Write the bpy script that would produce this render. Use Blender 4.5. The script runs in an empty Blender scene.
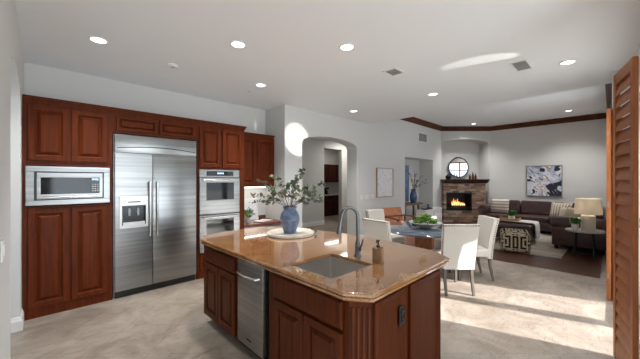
import bpy, bmesh, math, random
from mathutils import Vector, Matrix
random.seed(7)
S = bpy.context.scene
C = S.collection
PI = math.pi
# ------------------------------------------------------------------ camera, world, sun, lights, exposure
YAW = math.radians(45.7)
cam = bpy.data.cameras.new('camera'); camo = bpy.data.objects.new('camera', cam); C.objects.link(camo)
cam.sensor_width = 36; cam.lens = 285/640*36; cam.shift_y = 0.5/640; cam.clip_start = 0.02
camo.location = (0, 0, 1.52); camo.rotation_euler = (PI/2, 0, YAW-PI/2)
S.camera = camo
S.view_settings.view_transform = 'Standard'; S.view_settings.look = 'None'
S.view_settings.gamma = 1; S.view_settings.use_curve_mapping = False
S.view_settings.exposure = 0.35
w = bpy.data.worlds.new('sky'); S.world = w; w.use_nodes = True
w.node_tree.nodes['Background'].inputs[0].default_value = (.75, .87, 1, 1)
w.node_tree.nodes['Background'].inputs[1].default_value = 1.6
sun = bpy.data.lights.new('sun', 'SUN'); suno = bpy.data.objects.new('sun', sun); C.objects.link(suno)
sun.energy = 15; sun.angle = .009; sun.color = (1, .98, .95)
suno.rotation_euler = Vector((-.31, .95, -.47)).to_track_quat('-Z', 'Y').to_euler()
suno.location = (6, -8, 6)
def area(name, loc, d, sx, sy, power, col=(1, 1, 1), spread=PI):
    l = bpy.data.lights.new(name, 'AREA'); l.shape = 'RECTANGLE'; l.size = sx; l.size_y = sy
    l.energy = power; l.color = col; l.spread = spread
    o = bpy.data.objects.new(name, l); C.objects.link(o); o.location = loc
    o.rotation_euler = Vector(d).to_track_quat('-Z', 'Y').to_euler(); return o
DAY = (.82, .925, 1)
area('rear_fill', (1.5, -3.05, 1.5), (0, 1, .35), 2.6, 1.9, 72, DAY)  # added fill light behind the camera, outside an unseen opening
area('daylight_french_door', (4.3, -.45, 1.25), (.25, 1, .12), 1.5, 2.2, 15, DAY)
area('daylight_living_window', (8.3, -.35, 2.0), (-.6, 1, .1), 2.2, .85, 32, DAY)
area('bar_room_fill', (8.7, 7.9, 2.9), (0, 0, -1), 1.0, .8, 9, (1, .93, .84))  # unseen lamp added to brighten the room beyond the hall
area('cabinet_top_fill', (1.2, 4.78, 2.47), (0, -.45, 1), 2.6, .12, .8, (.95, .98, 1))  # unseen strip, added to lift the ceiling and upper wall
area('hall_fill', (7.9, 6.1, 2.9), (0, 0, -1), 1.0, 1.0, 22, (1, .95, .88))  # unseen overhead light added for the hall, which has no window
area('side_room_fill', (-1.5, 3.5, 1.6), (1, 0, .4), 1.2, 1.5, 8, DAY)  # added fill shining through the left doorway from a windowless room

def glint(name, loc, to, ang, power):      # added spot lamp standing in for reflected sunlight; no pool is modelled
    l = bpy.data.lights.new(name, 'SPOT'); l.energy = power; l.spot_size = math.radians(ang); l.spot_blend = .25; l.shadow_soft_size = .015; l.color = (1, .97, .92)
    o = bpy.data.objects.new(name, l); C.objects.link(o); o.location = loc; o.rotation_euler = (Vector(to)-Vector(loc)).to_track_quat('-Z', 'Y').to_euler()
glint('glint_spot_wall', (5.45, -1.8, .1), (3.64, 4.38, 2.32), 5.6, 1700)
glint('glint_spot_ceiling', (4.75, -2.0, 1.15), (3.86, 1.12, 2.97), 6.5, 360)

# ------------------------------------------------------------------ materials
M = {}
def mat(name, col, rough=.5, metal=0, spec=.5, **k):
    m = bpy.data.materials.new(name); m.use_nodes = True
    b = m.node_tree.nodes['Principled BSDF']
    b.inputs['Base Color'].default_value = (*col, 1); b.inputs['Roughness'].default_value = rough
    b.inputs['Metallic'].default_value = metal; b.inputs['Specular IOR Level'].default_value = spec
    for kk, v in k.items(): b.inputs[kk.replace('_', ' ')].default_value = v
    M[name] = m; return m
def nd(m, t): return m.node_tree.nodes.new(t)
def lk(m, a, b): m.node_tree.links.new(a, b)
def coords(m, scale=(1, 1, 1), rot=(0, 0, 0), kind='Object', loc=(0, 0, 0)):
    tc = nd(m, 'ShaderNodeTexCoord'); mp = nd(m, 'ShaderNodeMapping')
    mp.inputs['Scale'].default_value = scale; mp.inputs['Rotation'].default_value = rot; mp.inputs['Location'].default_value = loc
    lk(m, tc.outputs[kind], mp.inputs['Vector']); return mp.outputs[0]
def noise(m, vec, scale, detail=4, rough=.55, dist=0):
    n = nd(m, 'ShaderNodeTexNoise'); n.inputs['Scale'].default_value = scale; n.inputs['Detail'].default_value = detail
    n.inputs['Roughness'].default_value = rough; n.inputs['Distortion'].default_value = dist
    lk(m, vec, n.inputs['Vector']); return n.outputs['Fac']
def ramp(m, fac, stops):
    r = nd(m, 'ShaderNodeValToRGB'); e = r.color_ramp.elements
    while len(e) < len(stops): e.new(.5)
    for i, (p, c) in enumerate(stops): e[i].position = p; e[i].color = (*c, 1)
    lk(m, fac, r.inputs[0]); return r.outputs[0]
def base(m, out): lk(m, out, m.node_tree.nodes['Principled BSDF'].inputs['Base Color'])
def bump(m, fac, s=.2, d=.01):
    b = nd(m, 'ShaderNodeBump'); b.inputs['Strength'].default_value = s; b.inputs['Distance'].default_value = d
    lk(m, fac, b.inputs['Height']); lk(m, b.outputs[0], m.node_tree.nodes['Principled BSDF'].inputs['Normal'])
def mixc(m, fac, a, b, mode='MIX'):
    x = nd(m, 'ShaderNodeMix'); x.data_type = 'RGBA'; x.blend_type = mode
    if isinstance(fac, (int, float)): x.inputs[0].default_value = fac
    else: lk(m, fac, x.inputs[0])
    for i, v in ((6, a), (7, b)):
        if isinstance(v, tuple): x.inputs[i].default_value = (*v, 1)
        else: lk(m, v, x.inputs[i])
    return x.outputs[2]
def wood(name, dark, light, scale=(14, 14, 1.1), rough=.42, coat=.06):
    m = mat(name, light, rough, spec=.12)
    v = coords(m, scale); f = noise(m, v, 2.2, 6, .6, .6)
    base(m, ramp(m, f, [(.25, dark), (.75, light)])); bump(m, f, .05, .002); return m
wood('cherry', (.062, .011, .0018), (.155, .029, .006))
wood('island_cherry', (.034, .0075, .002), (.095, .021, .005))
wood('shutter_wood', (.26, .085, .03), (.40, .145, .055), (9, 9, 1.2), .4)
wood('crown_wood', (.055, .02, .01), (.13, .045, .02), (3, 3, 6), .4)
wood('dark_wood', (.025, .01, .007), (.06, .022, .014), (3, 3, 10), .35)
wood('espresso', (.03, .009, .005), (.075, .02, .012), (8, 8, 1.5), .35)
wood('grey_wood', (.075, .063, .053), (.15, .13, .11), (12, 12, 2), .5)
wood('walnut', (.10, .045, .02), (.20, .09, .04), (8, 8, 3), .4)
wood('table_base_wood', (.16, .06, .03), (.30, .12, .06), (10, 10, 3), .4)
wood('bench_wood', (.14, .09, .06), (.25, .17, .11), (4, 12, 12), .5)
wood('tan_wood', (.42, .25, .10), (.60, .38, .18), (10, 10, 10), .5)
m = mat('wall_paint', (.67, .668, .652), .85, spec=.2); f = noise(m, coords(m), 60, 3); bump(m, f, .06, .003)
m = mat('ceiling_paint', (.84, .865, .885), .85, spec=.2); f = noise(m, coords(m), 50, 3); bump(m, f, .05, .003)
mat('trim_white', (.80, .80, .79), .4)
mat('white_plastic', (.80, .80, .78), .4)
# travertine laid on the diagonal
m = mat('travertine', (.5, .43, .36), .35)
v = coords(m, (1, 1, 1), (0, 0, -YAW))
f1 = noise(m, v, 2.2, 8, .62, 1.2); f2 = noise(m, coords(m, (1, 3.5, 1), (0, 0, .5)), 5, 8, .7, 2)
c1 = ramp(m, f1, [(.30, (.19, .152, .122)), (.50, (.285, .24, .20)), (.72, (.38, .335, .29))])
c2 = ramp(m, f2, [(.30, (.62, .56, .50)), (.47, (1, 1, 1)), (.70, (1.0, .98, .96))])
c = mixc(m, .75, c1, c2, 'MULTIPLY')
br = nd(m, 'ShaderNodeTexBrick'); br.offset = 0; br.inputs['Scale'].default_value = 1; br.inputs['Mortar Size'].default_value = .003
br.inputs['Brick Width'].default_value = .5; br.inputs['Row Height'].default_value = .5; br.inputs['Mortar Smooth'].default_value = .3
br.inputs['Color1'].default_value = (.93, .93, .93, 1); br.inputs['Color2'].default_value = (1.06, 1.05, 1.04, 1); br.inputs['Mortar'].default_value = (.68, .64, .6, 1)
lk(m, v, br.inputs['Vector']); base(m, mixc(m, 1, c, br.outputs['Color'], 'MULTIPLY')); 
r_ = ramp(m, f2, [(.3, (.5, .5, .5)), (.7, (.28, .28, .28))]); lk(m, r_, m.node_tree.nodes['Principled BSDF'].inputs['Roughness'])
m = mat('hardwood', (.1, .04, .02), .32)
v = coords(m, (1, 1, 1)); br = nd(m, 'ShaderNodeTexBrick'); br.inputs['Scale'].default_value = 1
br.inputs['Brick Width'].default_value = 1.3; br.inputs['Row Height'].default_value = .13; br.inputs['Mortar Size'].default_value = .0015
br.inputs['Color1'].default_value = (.06, .022, .012, 1); br.inputs['Color2'].default_value = (.105, .040, .022, 1); br.inputs['Mortar'].default_value = (.03, .012, .008, 1)
lk(m, v, br.inputs['Vector']); f = noise(m, coords(m, (1.5, 14, 1)), 3, 6)
base(m, mixc(m, .8, br.outputs['Color'], ramp(m, f, [(.3, (.6, .6, .6)), (.7, (1.15, 1.1, 1.1))]), 'MULTIPLY'))
# granite
m = mat('granite', (.5, .3, .15), .08, spec=.7, Coat_Weight=1.0, Coat_Roughness=.03)
v = coords(m); f1 = noise(m, v, 3.2, 8, .65, 1.5); f2 = noise(m, v, 90, 3, .7)
c1 = ramp(m, f1, [(.28, (.19, .08, .028)), (.48, (.31, .15, .06)), (.62, (.38, .21, .095)), (.8, (.46, .31, .18))])
c2 = ramp(m, f2, [(.33, (.35, .25, .2)), (.46, (1, 1, 1)), (.62, (1, 1, 1)), (.74, (1.35, 1.3, 1.2))])
base(m, mixc(m, 1, c1, c2, 'MULTIPLY'))
m = mat('red_granite', (.2, .08, .05), .12)
f2 = noise(m, coords(m), 60, 4, .7); base(m, ramp(m, f2, [(.35, (.07, .025, .018)), (.6, (.24, .085, .05))]))
def steel(name, col, rough, sc):
    m = mat(name, col, rough, 1.0); f = noise(m, coords(m, sc), 3, 5, .6)
    b = nd(m, 'ShaderNodeMapRange'); b.inputs[3].default_value = rough*.8; b.inputs[4].default_value = rough*1.25
    lk(m, f, b.inputs[0]); lk(m, b.outputs[0], m.node_tree.nodes['Principled BSDF'].inputs['Roughness']); bump(m, f, .03, .001)
steel('steel', (.36, .36, .355), .30, (.6, .6, 60))
m = M['steel']; base(m, ramp(m, noise(m, coords(m, (.25, .25, 9)), 2.2, 4, .6, .4), [(.3, (.22, .22, .217)), (.7, (.345, .345, .34))]))
steel('sink_steel', (.66, .64, .61), .30, (30, 1, 30))
steel('chrome_brushed', (.68, .68, .67), .2, (10, 10, 10))
steel('faucet_steel', (.15, .155, .16), .38, (10, 10, 10))
mat('bronze', (.30, .17, .09), .4, .6)
mat('pump_dark', (.03, .025, .02), .35, .6)
mat('black', (.008, .008, .009), .25)
mat('black_glass', (.004, .004, .005), .06, spec=.32)
mat('black_metal', (.02, .02, .022), .4, .5)
mat('dispenser_silver', (.62, .62, .61), .3, .4)
mat('mirror', (.9, .9, .9), .02, 1)
m = mat('glass', (1, 1, 1), 0)
tr = nd(m, 'ShaderNodeBsdfTransparent'); gl = nd(m, 'ShaderNodeBsdfGlossy'); gl.inputs['Roughness'].default_value = .01
mx_ = nd(m, 'ShaderNodeMixShader'); mx_.inputs[0].default_value = .06; lk(m, tr.outputs[0], mx_.inputs[1]); lk(m, gl.outputs[0], mx_.inputs[2])
lk(m, mx_.outputs[0], m.node_tree.nodes['Material Output'].inputs['Surface'])
m = mat('fabric_white', (.56, .525, .475), .95, spec=.15, Sheen_Weight=.2); f = noise(m, coords(m, (1, 1, 1)), 300, 2); bump(m, f, .15, .002)
m = mat('fabric_grey', (.42, .39, .36), .95, spec=.15); f = noise(m, coords(m, (1, 1, 1)), 300, 2); bump(m, f, .15, .002)
mat('nail', (.14, .12, .10), .35, .8)
m = mat('leather', (.05, .018, .014), .36, spec=.6); f = noise(m, coords(m), 7, 5, .6); base(m, ramp(m, f, [(.3, (.036, .015, .013)), (.7, (.078, .033, .028))])); bump(m, noise(m, coords(m), 130, 3), .1, .002)
m = mat('orange_leather', (.42, .14, .04), .4); f = noise(m, coords(m), 9, 4); base(m, ramp(m, f, [(.3, (.36, .11, .03)), (.7, (.52, .2, .07))]))
m = mat('cushion_stripe', (.6, .5, .4), .95, spec=.1)
wv = nd(m, 'ShaderNodeTexWave'); wv.bands_direction = 'Z'; wv.inputs['Scale'].default_value = 3.5; wv.inputs['Distortion'].default_value = .6
lk(m, coords(m), wv.inputs['Vector']); base(m, ramp(m, wv.outputs['Fac'], [(.2, (.36, .27, .2)), (.5, (.58, .49, .4)), (.8, (.68, .62, .54))]))
mat('cream_fabric', (.66, .58, .46), .95, spec=.1)
m = mat('cushion_line', (.6, .5, .4), .95, spec=.1)
wv = nd(m, 'ShaderNodeTexWave'); wv.bands_direction = 'X'; wv.inputs['Scale'].default_value = 5
lk(m, coords(m), wv.inputs['Vector']); base(m, ramp(m, wv.outputs['Fac'], [(.1, (.28, .21, .15)), (.3, (.66, .58, .48))]))
m = mat('throw_white', (.75, .71, .65), .95, spec=.1); bump(m, noise(m, coords(m), 90, 3), .5, .01)
m = mat('rug', (.55, .48, .40), .98, spec=.05); f = noise(m, coords(m, (3, 1, 1)), 2.6, 8, .75, .8)
base(m, ramp(m, f, [(.32, (.20, .165, .135)), (.47, (.36, .31, .255)), (.62, (.52, .46, .39))])); bump(m, f, .2, .01)
mat('tassel_black', (.03, .022, .018), .95, spec=.1)
mat('tassel_cream', (.46, .38, .27), .98, spec=.1)
m = mat('blue_ceramic', (.14, .2, .33), .3); f = noise(m, coords(m, (1, 1, 1)), 26, 5, .7)
base(m, ramp(m, f, [(.3, (.075, .11, .20)), (.55, (.13, .18, .28)), (.75, (.26, .32, .42))]))
mat('blue_glaze', (.06, .12, .22), .2)
m = mat('tray_wood', (.66, .58, .49), .6); f = noise(m, coords(m, (2, 14, 2)), 4, 5); base(m, ramp(m, f, [(.3, (.56, .48, .40)), (.7, (.72, .66, .58))]))
mat('stem_brown', (.10, .07, .04), .7)
m = mat('eucalyptus_leaf', (.06, .09, .06), .6); f = noise(m, coords(m), 14, 2)
base(m, ramp(m, f, [(.35, (.035, .055, .04)), (.5, (.07, .10, .065)), (.66, (.17, .12, .06))]))
m = mat('fresh_green', (.16, .34, .05), .55); f = noise(m, coords(m), 22, 2); base(m, ramp(m, f, [(.35, (.035, .12, .012)), (.62, (.22, .38, .06))]))
mat('plant_green', (.07, .20, .035), .6)
mat('bowl_grey', (.40, .38, .35), .45)
m = mat('table_glass', (.07, .09, .12), .04, spec=.9, Coat_Weight=.6, Coat_Roughness=.02)
mat('lamp_base', (.62, .56, .47), .7)
m = mat('lamp_shade', (.80, .75, .67), .9)
tl_ = nd(m, 'ShaderNodeBsdfTranslucent'); tl_.inputs[0].default_value = (.85, .78, .68, 1); mx_ = nd(m, 'ShaderNodeMixShader'); mx_.inputs[0].default_value = .4
lk(m, m.node_tree.nodes['Principled BSDF'].outputs[0], mx_.inputs[1]); lk(m, tl_.outputs[0], mx_.inputs[2]); lk(m, mx_.outputs[0], m.node_tree.nodes['Material Output'].inputs['Surface'])
mat('stone_top', (.40, .37, .34), .35)
mat('pot_white', (.68, .64, .58), .6)
mat('log', (.12, .045, .02), .9)
m = mat('frame_oak', (.42, .26, .13), .5)
mat('frame_silver', (.30, .28, .27), .35, .6)
mat('paper', (.78, .77, .75), .8)
mat('book_red', (.35, .06, .04), .6)
def emit(name, col, s):
    m = mat(name, col, .5); b = m.node_tree.nodes['Principled BSDF']
    b.inputs['Emission Color'].default_value = (*col, 1); b.inputs['Emission Strength'].default_value = s
emit('lamp_lens', (1, .97, .92), 4)
emit('flame', (1, .30, .05), 1.1)
emit('flame_core', (1, .62, .2), 2.6)
emit('display', (.5, .7, .9), .35)
m = mat('ground_outside', (.5, .47, .42), .9); base(m, ramp(m, noise(m, coords(m), 3), [(.3, (.42, .40, .36)), (.7, (.55, .52, .47))]))
# stacked ledger stone takes its tint from each stone's own colour
m = mat('ledger_stone', (.4, .28, .2), .9, spec=.2); a = nd(m, 'ShaderNodeVertexColor'); a.layer_name = 'tint'
base(m, mixc(m, .6, a.outputs[0], ramp(m, noise(m, coords(m, (1, 1, 4)), 12, 5), [(.3, (.6, .6, .6)), (.7, (1.2, 1.2, 1.2))]), 'MULTIPLY')); bump(m, noise(m, coords(m), 40, 5), .5, .01)
# abstract art
m = mat('art_script', (.8, .8, .82), .8)
wv = nd(m, 'ShaderNodeTexWave'); wv.bands_direction = 'X'; wv.inputs['Scale'].default_value = 4.5; wv.inputs['Distortion'].default_value = 9; wv.inputs['Detail'].default_value = 3; wv.inputs['Detail Scale'].default_value = 1.6
lk(m, coords(m, (1.6, 1, .9)), wv.inputs['Vector']); base(m, ramp(m, wv.outputs['Fac'], [(.04, (.42, .42, .50)), (.2, (.82, .82, .85)), (.7, (.88, .88, .89))]))
m = mat('art_abstract', (.6, .65, .75), .7)
v = coords(m, (1, 1, 1)); f1 = noise(m, v, 2.2, 5, .55, 1.2)
f2 = noise(m, coords(m, (1, 1, 1.0), loc=(4.2, 3.1, 2.2)), 1.5, 5, .55, 1.6)
c1 = ramp(m, f1, [(.30, (.16, .19, .32)), (.42, (.42, .47, .58)), (.52, (.70, .71, .76)), (.63, (.62, .62, .68)), (.75, (.25, .28, .42))])
k = ramp(m, f2, [(.43, (0, 0, 0)), (.46, (1, 1, 1))]); k2 = ramp(m, f2, [(.55, (0, 0, 0)), (.57, (1, 1, 1))])
c = mixc(m, k2, c1, (.33, .20, .13)); 
k3 = ramp(m, f2, [(.59, (0, 0, 0)), (.61, (1, 1, 1))]); c = mixc(m, k3, c, (.78, .77, .78)); 
k4 = ramp(m, f2, [(.43, (1, 1, 1)), (.45, (0, 0, 0))]); base(m, mixc(m, k4, c, (.015, .015, .03)))
m = mat('art_blue', (.1, .22, .42), .6); base(m, ramp(m, noise(m, coords(m, (1, 1, 2)), 2, 3), [(.3, (.07, .16, .36)), (.5, (.16, .30, .52)), (.7, (.22, .38, .6))]))
m = mat('botanical_print', (.7, .75, .8), .7); base(m, ramp(m, noise(m, coords(m, loc=(1, 2, 3)), 13, 3, .5, 1), [(.40, (.10, .17, .30)), (.46, (.72, .74, .76)), (.66, (.78, .78, .76))]))

# ------------------------------------------------------------------ mesh helpers
def nb(): return bmesh.new()
def box(b, x0, x1, y0, y1, z0, z1, bev=0, seg=2, mx=None):
    r = bmesh.ops.create_cube(b, size=1)
    vs = r['verts']
    bmesh.ops.scale(b, vec=(abs(x1-x0), abs(y1-y0), abs(z1-z0)), verts=vs)
    bmesh.ops.translate(b, vec=((x0+x1)/2, (y0+y1)/2, (z0+z1)/2), verts=vs)
    if bev:
        es = list({e for v in vs for e in v.link_edges})
        r = bmesh.ops.bevel(b, geom=es, offset=bev, segments=seg, profile=.6, affect='EDGES')
        vs = list({v for f in r['faces'] for v in f.verts} | {v for v in vs if v.is_valid})
    if mx: bmesh.ops.transform(b, matrix=mx, verts=[v for v in vs if v.is_valid])
    return vs
def lathe(b, prof, n=32, cx=0, cy=0, z=0, sx=1, sy=1):
    rings = []
    for r, h in prof:
        if r < 1e-5: rings.append([b.verts.new((cx, cy, z+h))])
        else: rings.append([b.verts.new((cx+r*sx*math.cos(2*PI*i/n), cy+r*sy*math.sin(2*PI*i/n), z+h)) for i in range(n)])
    for a, c in zip(rings, rings[1:]):
        for i in range(n):
            j = (i+1) % n
            if len(a) == 1 and len(c) == 1: continue
            if len(a) == 1: b.faces.new((a[0], c[j], c[i]))
            elif len(c) == 1: b.faces.new((a[i], a[j], c[0]))
            else: b.faces.new((a[i], a[j], c[j], c[i]))
    return rings
def cyl(b, x, y, z0, z1, r, r2=None, n=24):
    r2 = r if r2 is None else r2
    lathe(b, [(0, z0), (r, z0), (r2, z1), (0, z1)], n, x, y)
def tube(b, pts, rad, n=10):
    pts = [Vector(p) for p in pts]; rads = rad if isinstance(rad, (list, tuple)) else [rad]*len(pts)
    prev = None; rings = []
    for i, p in enumerate(pts):
        t = (pts[min(i+1, len(pts)-1)]-pts[max(i-1, 0)]).normalized()
        if prev is None:
            u = t.orthogonal().normalized()
        else:
            u = (prev-t*prev.dot(t)).normalized()
        prev = u; w_ = t.cross(u)
        rings.append([b.verts.new(p+rads[i]*(u*math.cos(2*PI*k/n)+w_*math.sin(2*PI*k/n))) for k in range(n)])
    for a, c in zip(rings, rings[1:]):
        for k in range(n): b.faces.new((a[k], a[(k+1) % n], c[(k+1) % n], c[k]))
    b.faces.new(rings[0][::-1]); b.faces.new(rings[-1])
def prism(b, poly, a0, a1, axis='z'):
    def P(u, v, h): return (u, v, h) if axis == 'z' else ((u, h, v) if axis == 'y' else (h, u, v))
    A = [b.verts.new(P(u, v, a0)) for u, v in poly]; B = [b.verts.new(P(u, v, a1)) for u, v in poly]
    b.faces.new(A[::-1]); b.faces.new(B); n = len(poly)
    for i in range(n): b.faces.new((A[i], A[(i+1) % n], B[(i+1) % n], B[i]))
RAISED = [(0, 0), (0, .019), (.004, .023), (.054, .023), (.058, .016), (.064, .012), (.067, .002), (.073, .002), (.078, .006), (.102, .020), (.106, .020)]
FLAT = [(0, 0), (0, .020), (.004, .024), (.014, .030), (.022, .030), (.030, .022), (.038, .020), (.048, .010), (.052, .010)]
def rings(b, o, u, v, n, wd, ht, prof, scale=1):
    """a framed panel: nested rectangles at (inset, height) from the back outwards"""
    o, u, v, n = Vector(o), Vector(u), Vector(v), Vector(n); prev = None
    for ins, h in prof:
        i = ins*scale
        c = [b.verts.new(o+u*a+v*c_+n*h) for a, c_ in ((i, i), (wd-i, i), (wd-i, ht-i), (i, ht-i))]
        if prev:
            for k in range(4): b.faces.new((prev[k], prev[(k+1) % 4], c[(k+1) % 4], c[k]))
        else: b.faces.new(c[::-1])
        prev = c
    b.faces.new(prev)
def link(name, b, m, parent=None, smooth=None, loc=None, rz=0, recalc=True, sub=0):
    me = bpy.data.meshes.new(name)
    if recalc: bmesh.ops.recalc_face_normals(b, faces=b.faces)
    b.to_mesh(me); b.free()
    me.materials.append(M[m])
    o = bpy.data.objects.new(name, me); C.objects.link(o)
    if smooth is not None:
        for p in me.polygons: p.use_smooth = True
        md = o.modifiers.new('split', 'EDGE_SPLIT'); md.split_angle = math.radians(smooth)
    if sub:
        md = o.modifiers.new('sub', 'SUBSURF'); md.levels = sub; md.render_levels = sub
    if parent: o.parent = parent
    if loc: o.location = loc
    if rz: o.rotation_euler = (0, 0, rz)
    return o
def thing(name, label, cat, loc=(0, 0, 0), rz=0, group=None):
    o = bpy.data.objects.new(name, None); C.objects.link(o); o.empty_display_size = .1
    o.location = loc; o.rotation_euler = (0, 0, rz); o['label'] = label; o['category'] = cat
    if group: o['group'] = group
    return o
def tag(o, label, cat, group=None, kind=None):
    o['label'] = label; o['category'] = cat
    if group: o['group'] = group
    if kind: o['kind'] = kind
    return o
def struct(name, b, m, smooth=None, parent=None):
    o = link(name, b, m, parent, smooth); o['kind'] = 'structure'; return o
def copy_tree(o, parent=None):
    c = o.copy(); C.objects.link(c); c.parent = parent
    for ch in [x for x in bpy.data.objects if x.parent == o]: copy_tree(ch, c)
    return c
def dup(o, loc, rz=None, label=None):
    c = copy_tree(o); c.location = loc
    if rz is not None: c.rotation_euler = (0, 0, rz)
    if label: c['label'] = label
    return c
# a pillow: a box subdivided and puffed
def pillow(b, wx, wy, wz, p=3.0, n=10, mx=None):
    r = bmesh.ops.create_grid(b, x_segments=n, y_segments=n, size=.5); top = r['verts']
    new = []
    for sgn in (1, -1):
        if sgn == -1:
            r = bmesh.ops.create_grid(b, x_segments=n, y_segments=n, size=.5); vs = r['verts']
        else: vs = top
        for v in vs:
            x, y = v.co.x*2, v.co.y*2
            h = max(0, (1-abs(x)**p))**.5*max(0, (1-abs(y)**p))**.5
            k = 1-.06*(1-abs(x*y))*(abs(x)**6+abs(y)**6)
            v.co = Vector((x*wx/2*k, y*wy/2*k, sgn*h*wz/2))
        new += list(vs)
    bmesh.ops.remove_doubles(b, verts=new, dist=1e-4)
    new = [v for v in new if v.is_valid]
    if mx: bmesh.ops.transform(b, matrix=mx, verts=new)
def TR(loc, rx=0, ry=0, rz=0):
    return Matrix.Translation(loc) @ Matrix.Rotation(rz, 4, 'Z') @ Matrix.Rotation(ry, 4, 'Y') @ Matrix.Rotation(rx, 4, 'X')

# ------------------------------------------------------------------ the room
KZ, LZ = 2.97, 3.47          # kitchen and living ceilings
WL, WK, WA, WF = -.155, 5.04, 4.38, 11.75   # wall planes
EX = 6.10                    # where the kitchen ceiling ends
CS, SN = math.cos(YAW), math.sin(YAW)
def FR(s, r, z=0): return (s*CS+r*SN, s*SN-r*CS, z)     # depth/right of the 45 degree fireplace wall
b = nb(); box(b, -2.2, 12.2, -3.3, 9.2, -.12, 0); struct('floor', b, 'travertine')
b = nb(); prism(b, [(6.17, .13), (11.74, .13), (11.74, 3.12), (10.45, 4.37), (6.17, 4.37)], 0, .004); struct('floor_hardwood', b, 'hardwood')
b = nb(); box(b, -25, 30, -30, -3.45, -.2, -.1); box(b, 3.3, 30, -3.45, -.32, -.2, -.1); struct('ground', b, 'ground_outside')
b = nb()
box(b, -2.2, EX, -3.3, 9.2, KZ, KZ+.12); box(b, EX-.12, EX, -.2, 4.7, KZ+.12, LZ+.12); struct('ceiling', b, 'ceiling_paint')
b = nb(); box(b, EX, 12.2, -.3, 4.7, LZ, LZ+.12); box(b, EX, 12.2, 4.7, 9.2, KZ, KZ+.12); struct('ceiling_living', b, 'ceiling_paint')
def arch_pts(x0, x1, zs, rise, n=20):
    cx, a = (x0+x1)/2, (x1-x0)/2
    return [(cx-a*math.cos(PI*i/n), zs+rise*math.sin(PI*i/n)**.8) for i in range(n+1)]
def arch_header(b, x0, x1, zs, rise, top, a0, a1, axis='y'):
    p = arch_pts(x0, x1, zs, rise)
    for (u0, v0), (u1, v1) in zip(p, p[1:]):
        prism(b, [(u0, v0), (u1, v1), (u1, top), (u0, top)], a0, a1, axis)
# left wall with an arched doorway
b = nb(); box(b, WL-.32, WL, 4.18, 5.2, 0, KZ); box(b, WL-.32, WL, -3.0, 2.9, 0, KZ)
arch_header(b, 2.9, 4.18, 2.28, .2, KZ, WL-.32, WL, 'x'); struct('wall_left', b, 'wall_paint')
b = nb(); box(b, -2.1, -1.95, 2.0, 5.2, 0, KZ); box(b, -1.95, WL-.32, 5.04, 5.2, 0, KZ); box(b, -1.95, WL-.32, 2.0, 2.15, 0, KZ); struct('wall_side_room', b, 'wall_paint')
b = nb(); box(b, WL, 3.33, WK, WK+.16, 0, KZ); struct('wall_kitchen', b, 'wall_paint')
# arch wall
b = nb(); T = WA+.32
box(b, 3.33, 3.77, WA, 5.2, 0, KZ); box(b, 5.55, EX, WA, T, 0, KZ); box(b, EX, 7.87, WA, T, 0, LZ)
arch_header(b, 3.77, 5.55, 2.27, .20, KZ, WA, T)
box(b, 7.87, 9.8, WA, T, 2.22, LZ); box(b, 9.8, 10.46, WA, 5.05, 0, LZ); box(b, 7.72, 7.87, T, 5.05, 0, 2.4)
box(b, 7.72, 9.8, 4.88, 5.05, 0, 2.4); box(b, 7.87, 9.8, T, 4.88, 2.22, 2.4)
struct('wall_arch', b, 'wall_paint')
# hall beyond the arch
b = nb(); box(b, 3.4, 6.93, 6.9, 7.05, 0, KZ); box(b, 7.84, 10.6, 6.9, 7.05, 0, KZ); box(b, 6.93, 7.84, 6.9, 7.05, 2.62, KZ)
box(b, 3.3, 3.4, 5.2, 7.05, 0, KZ); box(b, 10.6, 10.7, 5.05, 9.1, 0, KZ); box(b, 6.0, 10.6, 8.95, 9.1, 0, KZ); box(b, 5.9, 6.0, 7.05, 9.1, 0, KZ); struct('wall_hall', b, 'wall_paint')
# fireplace wall (diagonal) with arched recess
b = nb()
def dprism(b, poly, s0, s1):
    A = [b.verts.new(FR(s0, r, z)) for r, z in poly]; B = [b.verts.new(FR(s1, r, z)) for r, z in poly]; n = len(poly)
    b.faces.new(A); b.faces.new(B[::-1])
    for i in range(n): b.faces.new((A[i], A[(i+1) % n], B[(i+1) % n], B[i]))
S0 = 10.44; R0, R1 = 4.43, 6.235
def drect(r0, r1, z0, z1, s0, s1): dprism(b, [(r0, z0), (r1, z0), (r1, z1), (r0, z1)], s0, s1)
drect(R0-.02, 4.47, 0, LZ, S0, 11.2); drect(6.17, R1+.02, 0, LZ, S0, 11.2)
p = arch_pts(4.47, 6.17, 2.83, .19)
for (u0, v0), (u1, v1) in zip(p, p[1:]): dprism(b, [(u0, v0), (u1, v1), (u1, LZ), (u0, LZ)], S0, 11.05)
drect(R0-.02, R1+.02, 0, LZ, 11.05, 11.2)
struct('wall_fireplace', b, 'wall_paint')
b = nb(); box(b, WF, WF+.15, -.3, 3.16, 0, LZ); struct('wall_far', b, 'wall_paint')
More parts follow.
